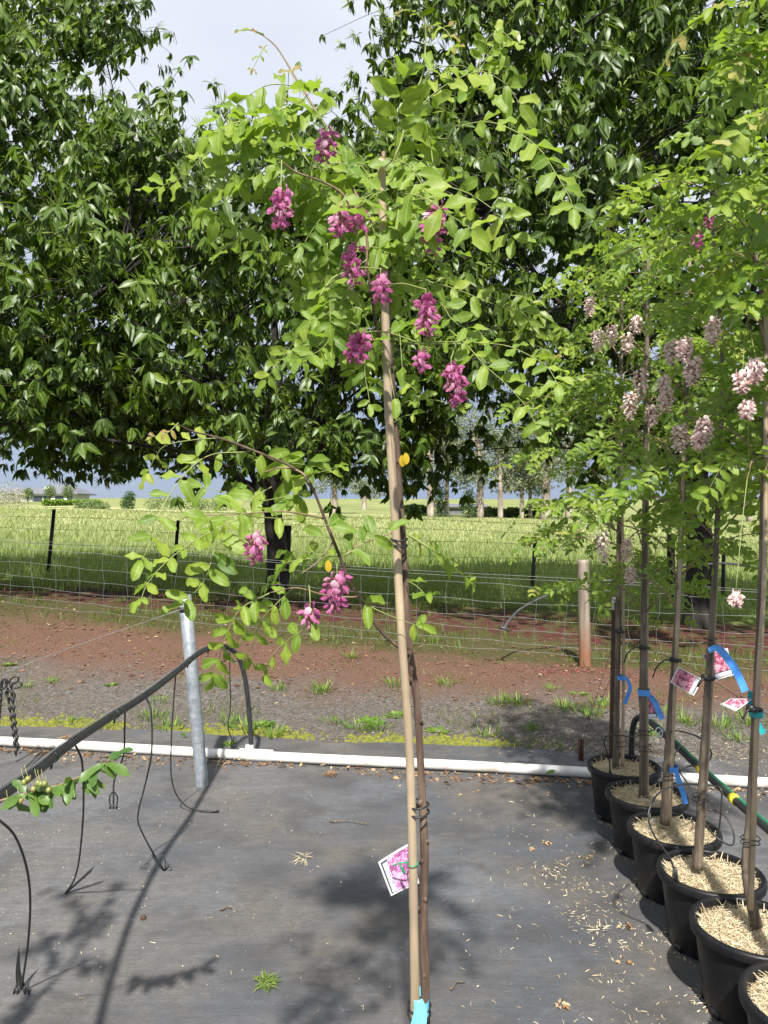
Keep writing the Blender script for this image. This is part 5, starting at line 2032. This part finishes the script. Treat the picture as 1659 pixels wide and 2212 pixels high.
for px, Y, lb in [(952, 84, "dark narrow cypress left of the far shed"), (1012, 83, "dark narrow cypress right of the far shed")]:
    blob_tree("cypress", at(px, Y), .5, .2, [(0, 0, .9, .95, 1.0), (0, 0, 2.0, .85, 1.1), (0, 0, 3.0, .5, .9)], 900, .3, 'darkhedge', 'oldbark', lb, "tree", "narrow cypresses by the shed")
# shrubs, hedges and small trees round the far house
SH = [("shrub", 20, 92, [(0, 0, 1.4, 1.7, 1.6), (1.2, 0, .9, 1.2, 1.0), (-1.5, 0, 1.0, 1.5, 1.2)], 'palebush', "pale flowering shrub at the left edge in front of the house"),
      ("shrub", 190, 88, [(0, 0, .45, .9, .55), (1.0, 0, .4, .9, .5), (-1, 0, .35, .7, .4), (1.8, 0, .3, .8, .45)], 'bush', "grey green rounded shrub at the paddock edge below the clipped hedge"),
      ("shrub", 350, 90, [(0, 0, 1.0, 1.5, 1.1), (1.8, 0, .8, 1.3, .9), (-1.2, 0, .7, 1, .8)], 'bush', "broad grey green shrub under the left chestnut crown"),
      ("shrub", 450, 91, [(0, 0, .7, 1.6, .8), (1.5, 0, .6, 1.2, .7), (-1.5, 0, .6, 1.2, .7)], 'bush', "low olive shrub right of the broad grey green shrub"),
      ("shrub", 275, 89, [(0, 0, .7, .8, .9), (.3, 0, 1.5, .6, .7)], 'darkhedge', "dark bushy shrub under the hanging chestnut spray"),
      ("small_tree", 60, 120, [(0, 0, 1.5, .7, .8)], 'bush', "small round tree at the left end of the house"),
      ("small_tree", 108, 122, [(0, 0, 1.9, .85, 1.0)], 'bush', "small round tree in front of the middle of the house"),
      ("small_tree", 146, 122, [(0, 0, 1.9, .85, 1.0)], 'bush', "small round tree at the right end of the house")]
for nm, px, Y, bl, mm, lb in SH:
    blob_tree(nm, at(px, Y), 1.2 if nm == "small_tree" else 0, .12, bl, 900, .3, mm, 'oldbark', lb, "tree" if nm == "small_tree" else "shrub", "garden plants round the far house")


def hedge(px0, px1, Y0_, Y1_, h_, matn, label, n=2500):
    x0, _ = at(px0, Y0_)
    x1, _ = at(px1, Y1_)
    mb = MB()
    t = rng.random(n)
    X = x0 + (x1 - x0) * t
    Y = Y0_ + (Y1_ - Y0_) * t + rng.uniform(-.6, .6, n)
    Z = hgt(X, Y) + h_ * rng.random(n) ** .6 * (1 + .1 * np.sin(X * 2.1))
    pos = np.stack([X, Y, Z], -1)
    add_leaves(mb, CARD, pos, rng.normal(0, 1, (n, 3)), rng.normal(0, 1, (n, 3)) + (0, -.5, .8), .35, .2, .2, .1, rng.random(n))
    tag(mb.build("hedge", M[matn]), label, "hedge")


hedge(95, 215, 95, 112, .65, 'hedge', "bright clipped hedge sloping up toward the far house")
hedge(872, 925, 88, 89, 1.1, 'darkhedge', "low dark hedge left of the far shed")
hedge(1020, 1180, 88, 90, 1.0, 'darkhedge', "low dark hedge running right of the far shed", 3500)


def house():
    Y = 140
    x0, x1 = at(66, Y)[0], at(166, Y)[0]
    z0 = hg((x0 + x1) / 2, Y) - .2
    z0 = H + (1106 - 1088) / F * Y
    root = empty("house", ((x0 + x1) / 2, Y + 4, z0), "white farmhouse with a dark grey hipped roof on the far left rise", "house")
    ze = H + (1106 - 1066) / F * Y
    zr = H + (1106 - 1043) / F * Y

    def hip(x0, x1, y0, y1, ze, zr, rx0, rx1, name):
        mb = MB()
        ym = (y0 + y1) / 2
        v = [(x0, y0, ze), (x1, y0, ze), (x1, y1, ze), (x0, y1, ze), (rx0, ym, zr), (rx1, ym, zr)]
        mb.add(v, [(0, 1, 5, 4), (2, 3, 4, 5)], [(1, 2, 5), (3, 0, 4)])
        v2 = [(a, b, c - .18) for a, b, c in v[:4]]
        mb.add(v2 + v[:4], [(0, 1, 5, 4), (1, 2, 6, 5), (2, 3, 7, 6), (3, 0, 4, 7), (3, 2, 1, 0)])
        mb.build(name, M['houseroof'], root, smooth_shade=False)
    mb = MB()
    mb.box(((x0 + x1) / 2, Y + 4, (z0 + ze) / 2 - 1), (x1 - x0 - 1.6, 8, ze - z0 + 1.8))
    mb.box((x0 - 2, Y + 5, (z0 + ze) / 2 - 1), (9, 6, ze - z0 + 1.6))
    mb.build("wall", M['housewall'], root, smooth_shade=False)
    hip(x0 - .6, x1 + .4, Y - .6, Y + 8.6, ze, zr, x0 + 3.4, x1 - 3.6, "roof")
    hip(x0 - 8, x0 + 4, Y + 1, Y + 9, ze + .1, H + (1106 - 1051) / F * Y, x0 - 5, x0 + 3, "roof")
    for fx, w in ((.16, 1.6), (.34, 1.2), (.62, 1.6), (.85, 1.0)):
        mb = MB()
        mb.box((x0 + (x1 - x0) * fx, Y - .03, z0 + .9), (w, .12, 1.1))
        mb.build("window", M['glass'], root, smooth_shade=False)
    mb = MB()
    mb.box((x0 + 2.5, Y + 1.7, ze + 1.1), (1.3, .9, .06), R=np.array([[1, 0, 0], [0, .87, -.5], [0, .5, .87]]))
    mb.build("roof_panel", M['whitecap'], root, smooth_shade=False)
    # shed
    Y = 100
    x0, x1 = at(948, Y)[0], at(1003, Y)[0]
    z0 = hg(x0, Y)
    root = empty("shed", ((x0 + x1) / 2, Y + 2, z0), "low grey shed with a pale slatted side across the paddock", "shed")
    mb = MB()
    zt = H + (1106 - 1097) / F * Y
    mb.box(((x0 + x1) / 2, Y + 2, (z0 + zt) / 2 - .3), (x1 - x0, 4, zt - z0 + .6))
    mb.build("wall", M['houseroof'], root, smooth_shade=False)
    mb = MB()
    mb.add([(x0 - .3, Y - .4, zt + .03), (x1 + 3.4, Y - .4, zt + .03), (x1 + 3.4, Y + 4.4, zt + .5), (x0 - .3, Y + 4.4, zt + .5)], [(0, 1, 2, 3)])
    mb.add([(x0 - .3, Y - .4, zt + .13), (x1 + 3.4, Y - .4, zt + .13), (x1 + 3.4, Y + 4.4, zt + .6), (x0 - .3, Y + 4.4, zt + .6)], [(0, 1, 2, 3)])
    mb.build("roof", M['houseroof'], root, smooth_shade=False)
    for i in range(5):
        mb = MB()
        mb.box((x1 + .4 + i * .7, Y, (z0 + zt) / 2 - .2), (.14, .14, zt - z0 + .4))
        mb.build("post", M['housewall'], root, smooth_shade=False)


house()


# ------------------------------------------------------------------ grass, weeds, litter
def blades(mb, X, Y, hgt_, w, col, lean=.35, zoff=0.0):
    n = len(X)
    a = rng.random(n) * 6.283
    d = np.stack([np.cos(a) * lean * rng.random(n), np.sin(a) * lean * rng.random(n), np.ones(n)], -1)
    pos = np.stack([X, Y, hgt(X, Y) + zoff], -1)
    nn = np.stack([np.cos(a), np.sin(a) - .6, np.full(n, .4)], -1)
    add_leaves(mb, BLADE, pos, d, nn, hgt_, w, .2, rng.uniform(-.25, .35, n), col)


BLADE = leaf_template([0, .55, 1], [1, .8, .05])


def grasses():
    # tall meadow beyond the back of the trees
    mb = MB()
    n = 75000
    py = rng.uniform(0, 1, n)
    Y = 11.6 * (85 / 11.6) ** (py ** 1.25)
    u = rng.uniform(-.66, .66, n)
    X = u * Y
    # thin under the trees next to the fence
    patch = np.sin(X * 1.3 + Y * .7) + np.sin(X * .5 - Y * 1.1)
    keep = (Y > 13.0 + .5 * patch * .6) | (rng.random(n) < .35)
    X, Y = X[keep], Y[keep]
    n = len(X)
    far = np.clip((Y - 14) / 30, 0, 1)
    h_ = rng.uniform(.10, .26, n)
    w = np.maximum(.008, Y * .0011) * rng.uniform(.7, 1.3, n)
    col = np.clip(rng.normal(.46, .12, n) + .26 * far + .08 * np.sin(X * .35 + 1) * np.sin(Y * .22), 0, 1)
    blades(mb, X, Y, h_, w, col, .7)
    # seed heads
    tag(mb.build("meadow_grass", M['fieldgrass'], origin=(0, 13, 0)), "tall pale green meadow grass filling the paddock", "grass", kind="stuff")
    # turf strip by the near fence and under the trees
    mb = MB()
    n = 26000
    X = rng.uniform(-8, 8, n)
    dd = rng.uniform(7.75, 12.5, n)
    Y = dd - .155 * X
    nz = np.sin(X * 2.1 + 1) + np.sin(X * 5.3 + Y * 2) * .7 + np.sin(Y * 3.1 - X * 1.7) * .8 + rng.normal(0, .5, n)
    keep = (nz > -.1) & ~((dd > 9.4) & (dd < 10.6) & (nz < .9)) & ((dd > 8.1) | (nz > .7))
    X, Y = X[keep], Y[keep]
    n = len(X)
    blades(mb, X, Y, rng.uniform(.04, .13, n), rng.uniform(.005, .010, n), np.clip(rng.normal(.45, .22, n), 0, 1), .9)
    tag(mb.build("short_grass", M['turf'], origin=(0, 9, 0)), "short patchy grass along the near fence", "grass", kind="stuff")
    mb = MB()
    n = 15000
    X = rng.uniform(-5.5, 5.5, n)
    dd = 5.15 + rng.random(n) ** 1.5 * 2.6
    Y = dd - .155 * X
    nz = np.sin(X * 3.1 + Y) + np.sin(X * 7.7 + Y * 5) * .8 + np.sin(Y * 6.1 - X * 2.7) * .9 + rng.normal(0, .4, n)
    keep = nz > .95
    X, Y = X[keep], Y[keep]
    n = len(X)
    blades(mb, X, Y, rng.uniform(.02, .075, n), rng.uniform(.003, .007, n), np.clip(rng.normal(.6, .25, n), 0, 1), 1.2)
    tag(mb.build("sparse_grass", M['turf'], origin=(0, 6, 0)), "sparse thin grass creeping through the gravel", "grass", kind="stuff")
    # moss strip along the back edge of the mat
    mb = MB()
    n = 4600
    X = rng.uniform(-5.5, .95, n)
    dd = 5.12 + np.abs(rng.normal(0, .11, n)) + .02 * np.sin(X * 5)
    keep = (np.sin(X * 4.3) + np.sin(X * 9.1 + 2) + rng.normal(0, .7, n) > -.7)
    X, dd = X[keep], dd[keep]
    Y = dd - .155 * X
    n = len(X)
    r = rng.uniform(.006, .020, n)
    t = np.linspace(0, 6.283, 7)[:-1]
    for i in range(n):
        c = np.array([X[i], Y[i], 0])
        top = c + (rng.normal(0, .003), 0, r[i] * rng.uniform(.35, .75))
        ring = np.stack([c[0] + r[i] * np.cos(t), c[1] + r[i] * np.sin(t), np.full(6, -.002)], -1)
        ring2 = np.stack([c[0] + r[i] * .62 * np.cos(t), c[1] + r[i] * .62 * np.sin(t), np.full(6, top[2] * .78)], -1)
        v = np.vstack([ring, ring2, top])
        q = [(j, (j + 1) % 6, 6 + (j + 1) % 6, 6 + j) for j in range(6)]
        mb.add(v, q, [(6 + j, 6 + (j + 1) % 6, 12) for j in range(6)])
    tag(mb.build("moss", M['moss'], origin=(-1, 5.3, 0)), "yellow green moss along the back edge of the black mat", "moss", kind="stuff")
    # gravel
    mb = MB()
    n = 5200
    X = rng.uniform(-5.5, 5.5, n)
    dd = rng.uniform(5.15, 7.4, n)
    Y = dd - .155 * X
    r = rng.uniform(.004, .013, n) * rng.uniform(.6, 1.3, n)
    ico = np.array([(0, 0, 1), (.9, 0, .3), (.28, .85, .3), (-.72, .53, .3), (-.72, -.53, .3), (.28, -.85, .3)])
    fc = [(0, 1, 2), (0, 2, 3), (0, 3, 4), (0, 4, 5), (0, 5, 1)]
    for i in range(n):
        v = ico * r[i] * (1, rng.uniform(.6, 1), rng.uniform(.5, .9)) + rng.normal(0, r[i] * .12, (6, 3))
        mb.add(v + (X[i], Y[i], hg(X[i], Y[i]) - .001), None, fc, col=rng.random())
    tag(mb.build("gravel", M['stone'], origin=(0, 6, 0), smooth_shade=False), "loose dark gravel of the track", "gravel", kind="stuff")
    mb = MB()
    n = 4200
    X = rng.uniform(-6.5, 6, n)
    dd = rng.uniform(6.3, 8.9, n)
    Y = dd - .155 * X
    r = rng.uniform(.006, .016, n) * rng.choice([.6, 1, 1, 1.9], n)
    for i in range(n):
        v = ico * r[i] * (1, rng.uniform(.6, 1), rng.uniform(.4, .8)) + rng.normal(0, r[i] * .15, (6, 3))
        mb.add(v + (X[i], Y[i], hg(X[i], Y[i]) + .002), None, fc, col=rng.random())
    tag(mb.build("soil_clods", M['clod'], origin=(0, 7.5, 0), smooth_shade=False), "loose red clods of the bare dirt strip", "soil", kind="stuff")


M['clod'] = simple("soil_clod", [(.3, (.065, .034, .024)), (.5, (.125, .066, .046)), (.7, (.21, .125, .09))], 4, .95, spec=.15)
grasses()


def soil_debris():
    mb = MB()
    n = 2600
    X = rng.uniform(-6, 6, n)
    dd = rng.uniform(6.0, 9.3, n)
    Y = dd - .155 * X
    pos = np.stack([X, Y, hgt(X, Y) + .008], -1)
    a = rng.random(n) * 6.283
    d = np.stack([np.cos(a), np.sin(a), rng.normal(0, .2, n)], -1)
    L = rng.uniform(.012, .05, n)
    add_leaves(mb, OVAL4, pos, d, rng.normal(0, .45, (n, 3)) + (0, 0, 1), L, L * rng.uniform(.12, .45, n), rng.uniform(-.3, .6, n), rng.uniform(-.2, .5, n), rng.random(n))
    tag(mb.build("leaf_debris", M['deadleaf'], origin=(0, 7.5, 0)), "small dry leaves and twigs strewn over the red dirt", "leaf litter", kind="stuff")
    # fallen crimson blossom below the fence post and trees
    mb = MB()
    n = 1500
    k = rng.random(n)
    X = np.where(k < .35, rng.normal(2.0, .35, n), np.where(k < .7, rng.normal(3.2, .8, n), rng.uniform(-6, 2, n)))
    Y = np.where(k < .35, rng.normal(7.35, .14, n), np.where(k < .7, rng.normal(8.6, .7, n), rng.normal(10.4, .35, n) - .1 * X))
    pos = np.stack([X, Y, hgt(X, Y) + .010], -1)
    a = rng.random(n) * 6.283
    d = np.stack([np.cos(a), np.sin(a), rng.normal(0, .3, n)], -1)
    add_leaves(mb, CARD, pos, d, rng.normal(0, .5, (n, 3)) + (0, 0, 1), rng.uniform(.02, .05, n), .010, .3, .3, rng.random(n))
    tag(mb.build("fallen_blossom", M['crimson'], origin=(2, 7.4, 0)), "fallen crimson blossom on the soil around the fence", "blossom litter", kind="stuff")


M['crimson'] = leafmat("fallen_blossom", [(0, (.16, .03, .04)), (1, (.38, .12, .13))], .7, .2, .1, (.4, .1, .1))
soil_debris()

WEED_SPOTS = [(225, 1572, 1), (330, 1550, 1.1), (345, 1520, .9), (240, 1480, .7), (110, 1475, .8), (365, 1575, 1.2), (500, 1560, 1.1), (540, 1575, 1.5), (560, 1570, 1.4), (700, 1490, 1.1), (690, 1495, 1), (720, 1560, .9),
              (780, 1575, 1.2), (800, 1560, 1.3), (815, 1575, 1), (965, 1480, 1), (1080, 1520, 1.1), (1120, 1520, 1.2), (945, 1580, 1.1), (1055, 1590, .9), (600, 1490, .9), (470, 1480, 1), (850, 1480, 1.1), (855, 1545, 1.2),
              (1220, 1530, 1.1), (1270, 1545, 1.3), (1300, 1525, 1.1), (1190, 1490, .9), (1250, 1500, 1), (1480, 1560, 1.1), (1560, 1570, 1.2), (1620, 1560, 1.2), (1440, 1540, 1), (640, 1350, 1), (760, 1420, 1), (935, 1385, .9),
              (60, 1485, .8), (150, 1560, .9), (420, 1590, 1.2), (590, 1590, 1), (1150, 1575, .8), (1400, 1590, 1), (1600, 1600, 1), (20, 1440, .8)]


def weeds():
    protos = []
    for v in range(5):
        mb = MB()
        n = int(rng.integers(30, 52))
        a = rng.random(n) * 6.283
        r = rng.random(n) ** .6 * .075
        pos = np.stack([r * np.cos(a), r * np.sin(a), np.zeros(n)], -1)
        lean = rng.uniform(.2, 1.4, n)
        d = np.stack([np.cos(a) * lean, np.sin(a) * lean, np.ones(n)], -1)
        if v == 3:   # broad leaved rosette
            add_leaves(mb, OVAL4, pos * .4, d * (1, 1, .35), np.tile([0, 0, 1.0], (n, 1)), rng.uniform(.03, .06, n), .016, .2, .2, rng.random(n))
        else:
            add_leaves(mb, BLADE, pos, d, np.stack([np.cos(a), np.sin(a), np.full(n, .5)], -1), rng.uniform(.05, .13, n), rng.uniform(.004, .008, n), .2, rng.uniform(.1, .6, n), np.clip(rng.normal(.5, .25, n), 0, 1))
        o = mb.build("grass_tuft", M['weed'], origin=(0, 0, 0))
        protos.append(o)
    used = set()
    for i, (px, py, s) in enumerate(WEED_SPOTS):
        k = i % 5
        Y = H * F / (py - 1106)
        X = (px - 829.5) / F * Y
        if Y > 6.3:
            for _ in range(6):
                Y = (H - hg(X, Y)) * F / (py - 1106)
                X = (px - 829.5) / F * Y
        o = protos[k] if k not in used else protos[k].copy()
        if k in used:
            COL.objects.link(o)
        used.add(k)
        o.location = (X, Y, hg(X, Y) - .002)
        o.rotation_euler = (0, 0, rng.random() * 6.28)
        o.scale = (s * 1.3, s * 1.3, s * rng.uniform(.5, .8))
        tag(o, "small green tuft of weeds growing in the gravel or red dirt of the track", "weed", "weed tufts on the gravel track")


weeds()


def litter():
    # dead leaves heaped along the front of the white pipe
    mb = MB()
    n = 2600
    X = rng.uniform(-4.5, 4.2, n)
    Y = pipe_y(X) - .04 - np.abs(rng.normal(0, .075, n)) * (1 + .5 * np.sin(X * 3))
    keep = np.sin(X * 2.3) + np.sin(X * 6.1 + 1) + rng.normal(0, 1, n) > -1.0
    X, Y = X[keep], Y[keep]
    n = len(X)
    pos = np.stack([X, Y, mat_z(X, Y) + rng.uniform(.001, .018, n) * np.exp(-(pipe_y(X) - Y) * 8)], -1)
    a = rng.random(n) * 6.283
    d = np.stack([np.cos(a), np.sin(a), rng.normal(0, .25, n)], -1)
    L = rng.uniform(.012, .04, n)
    add_leaves(mb, OVAL4, pos, d, rng.normal(0, .45, (n, 3)) + (0, 0, 1), L, L * rng.uniform(.2, .55, n), rng.uniform(-.3, .6, n), rng.uniform(-.2, .4, n), rng.random(n))
    tag(mb.build("leaf_litter", M['deadleaf'], origin=(0, 4.5, 0)), "brown leaf litter caught along the white pipe", "leaf litter", kind="stuff")
    # straw bits blown over the mat
    mb = MB()
    sets = []
    n = 300
    sets.append((1.02 - np.abs(rng.normal(0, .3, n)), rng.uniform(1.9, 4.2, n)))
    for (cx, cy, s, k) in [(.74, 3.27, .07, 60), (.83, 3.14, .06, 40), (.76, 2.92, .10, 60), (.86, 2.73, .07, 45), (.75, 2.53, .05, 26), (.80, 2.24, .12, 90), (.70, 2.05, .12, 60), (.95, 3.0, .06, 30)]:
        sets.append((rng.normal(cx, s, k), rng.normal(cy, s * .6, k)))
    n = 70
    sets.append((rng.uniform(-1.6, .3, n), rng.uniform(1.9, 4.3, n)))
    n = 900
    xx = rng.uniform(.75, 2.6, n)
    sets.append((xx, mat_edge(xx) + rng.normal(.12, .2, n)))
    n = 300
    xx = rng.uniform(1.4, 2.6, n)
    sets.append((xx, rng.uniform(3.9, 4.7, n)))
    for x, y in POTS:
        k = 46
        a = rng.uniform(1.8, 4.6, k)
        sets.append((x + (.15 + np.abs(rng.normal(0, .02, k))) * np.cos(a), y + (.15 + np.abs(rng.normal(0, .02, k))) * np.sin(a)))
    X = np.concatenate([s[0] for s in sets])
    Y = np.concatenate([s[1] for s in sets])
    n = len(X)
    pos = np.stack([X, Y, mat_z(X, Y) + .003], -1)
    L = rng.uniform(.008, .032, n) * rng.choice([.5, 1, 1.3], n)
    strips(mb, pos, rng.random(n) * 6.283, rng.normal(0, .1, n), L, rng.uniform(.0018, .004, n), rng.random(n), .3)
    tag(mb.build("straw_litter", M['straw'], origin=(.7, 3, 0)), "scattered straw bits lying on the black mat", "straw", kind="stuff")
    # pale grit and little stones on the mat
    mb = MB()
    n = 650
    X = np.concatenate([-2.1 + np.abs(rng.normal(0, .75, 560)), rng.uniform(-2.2, 1.1, n - 560)])
    Y = rng.uniform(1.9, 4.4, n)
    r = rng.uniform(.0014, .0034, n)
    ico = np.array([(0, 0, 1), (.9, 0, .2), (.28, .85, .2), (-.72, .53, .2), (-.72, -.53, .2), (.28, -.85, .2)])
    fc = [(0, 1, 2), (0, 2, 3), (0, 3, 4), (0, 4, 5), (0, 5, 1)]
    for i in range(n):
        mb.add(ico * r[i] + (X[i], Y[i], mat_z(X[i], Y[i]) + .0005), None, fc, col=rng.random())
    tag(mb.build("pale_grit", M['straw'], origin=(-1, 3, 0), smooth_shade=False), "pale grit and crumbs scattered over the black mat", "grit", kind="stuff")
    # single stones
    for px, py, s, lb in [(488, 1739, 9, "largest grey pebble on the mat near the pole"), (534, 1812, 8, "grey pebble below the side dripper"), (506, 1975, 9, "flat grey pebble beside the thin twig"), (433, 1828, 6, "small dark pebble in the middle of the mat"),
                          (629, 2038, 9, "grey pebble left of the tree shadow"), (277, 1957, 6, "small round grey pebble by the hose shadow"), (518, 1747, 5, "tiny pebble right of the largest pebble")]:
        Y = H * F / (py - 1106)
        c = P(px, py, Y)
        r_ = s / F * Y * .62
        m2 = MB()
        m2.lathe([(0.0, .0), (r_ * .8, r_ * .05), (r_, r_ * .35), (r_ * .75, r_ * .75), (.0, r_ * .9)], (0, 0, 0), 9)
        v = m2.v[0] * (1, .7, .8) + rng.normal(0, r_ * .08, m2.v[0].shape)
        m2.v[0] = v + (c[0], c[1], mat_z(c[0], c[1]) - .001)
        tag(m2.build("pebble", M['stone']), lb, "pebble", "pebbles on the mat")
    # snail-like red brown seed
    c = P(309, 1992, H * F / (1992 - 1106))
    m2 = MB()
    m2.lathe([(0, 0), (.009, .001), (.012, .007), (.009, .014), (0, .017)], (c[0], c[1], mat_z(c[0], c[1]) - .001), 12)
    tag(m2.build("chestnut_seed", M['rust']), "round red brown chestnut seed lying on the mat", "seed")
    # twigs
    for (x0, y0, x1, y1, lb) in [(712, 1781, 798, 1788, "longest thin grey twig on the mat left of the stake"), (475, 1974, 507, 1975, "short reddish twig beside the flat pebble"), (972, 2148, 1004, 2133, "pale bent straw stalk near the stake foot")]:
        a = P(x0, y0, H * F / (y0 - 1106))
        b_ = P(x1, y1, H * F / (y1 - 1106))
        a[2] = b_[2] = .018
        m2 = MB()
        mid = (a + b_) / 2 + (0, .012, .004)
        p = smooth([a, a * .7 + mid * .3 + (0, -.008, 0), mid, b_], 5)
        m2.tube(p, np.linspace(.0042, .0018, len(p)), 6)
        tag(m2.build("twig", M['barkgrey']), lb, "twig", "twigs on the mat")
    # clumps
    def tuft(px, py, n, matn, name, label, cat, L=(.02, .05), w=.003, flat=.5):
        Y = H * F / (py - 1106)
        c = P(px, py, Y)
        m2 = MB()
        a = rng.random(n) * 6.283
        r = rng.random(n) ** .7 * .03
        pos = np.stack([c[0] + r * np.cos(a), c[1] + r * np.sin(a), np.full(n, mat_z(c[0], c[1]) + .003) + rng.random(n) * .012], -1)
        aa = a + rng.normal(0, .6, n)
        d = np.stack([np.cos(aa), np.sin(aa), rng.uniform(0, flat, n)], -1)
        add_leaves(m2, BLADE, pos, d, rng.normal(0, .4, (n, 3)) + (0, -.2, 1), rng.uniform(*L, n), w, .2, rng.uniform(.1, .5, n), rng.random(n))
        tag(m2.build(name, M[matn], origin=(c[0], c[1], mat_z(c[0], c[1]))), label, cat)
    tuft(574, 2135, 150, 'turf', "grass_clump", "loose clump of green grass lying on the black mat in the shade", "grass clump", (.015, .04), .003)
    tuft(655, 1862, 34, 'straw', "dry_grass_tuft", "dry straw coloured grass tuft on the mat left of the label", "grass tuft", (.03, .075), .0022, .3)
    tuft(928, 1985, 26, 'straw', "dry_grass_tuft", "dead dry plant lying right of the brown trunk", "grass tuft", (.02, .05), .0025, .3) if False else None
    tuft(495, 1612, 70, 'weed', "grass_tuft", "bright green weed on the strip of mat behind the white pipe", "weed", (.02, .05), .006, .5)
    tuft(1298, 2014, 22, 'straw', "dry_grass_tuft", "dead straw sprig on the mat left of the fifth pot", "grass tuft", (.02, .045), .003, .4)
    for px, py, lb in [(1150, 1838, "crumpled pale dead leaf on the mat, nearest the third pot"), (1182, 1826, "curled tan dead leaf above the crumpled one"), (1270, 1860, "papery torn dead leaf beside the third pot"), (1360, 2010, "shrivelled brown dead leaf by the fourth pot"),
                       (1210, 2185, "dark shrivelled dead leaf near the bottom edge"), (1345, 2085, "torn brown dead leaf left of the fifth pot")]:
        c = P(px, py, H * F / (py - 1106))
        m2 = MB()
        for q in range(6):
            a = rng.random() * 6.28
            add_leaves(m2, OVAL, np.array([[c[0], c[1], mat_z(c[0], c[1]) + .004]]) + rng.normal(0, .014, (1, 3)) * (1, 1, 0), np.array([[math.cos(a), math.sin(a), .25]]), np.array([[rng.normal(0, .4), rng.normal(0, .4), 1]]),
                       rng.uniform(.014, .028), .011, .6, .4, np.array([rng.uniform(.5, 1)]), wav=1.5)
        tag(m2.build("dead_leaf", M['deadleaf']), lb, "dead leaf", "dead leaves on the mat")
    c = P(1190, 1690, H * F / (1690 - 1106))
    m2 = MB()
    add_leaves(m2, OVAL, np.array([[c[0] - .03, c[1], .05]]), np.array([[1, .1, .35]]), np.array([[-.2, -.6, .8]]), .06, .025, .3, .1, np.array([.5]), wav=.5)
    tag(m2.build("green_leaf", M['apple']), "single fresh green leaf resting against the white pipe", "leaf")
    for px, py, lb in [(143, 1600, "brown fluffy dead clump on the mat by the clip bundle"), (715, 1678, "brown dead fern-like clump in front of the pipe")]:
        tuft(px, py, 60, 'deadleaf', "dead_clump", lb, "dead plant", (.015, .04), .006, .7)


litter()
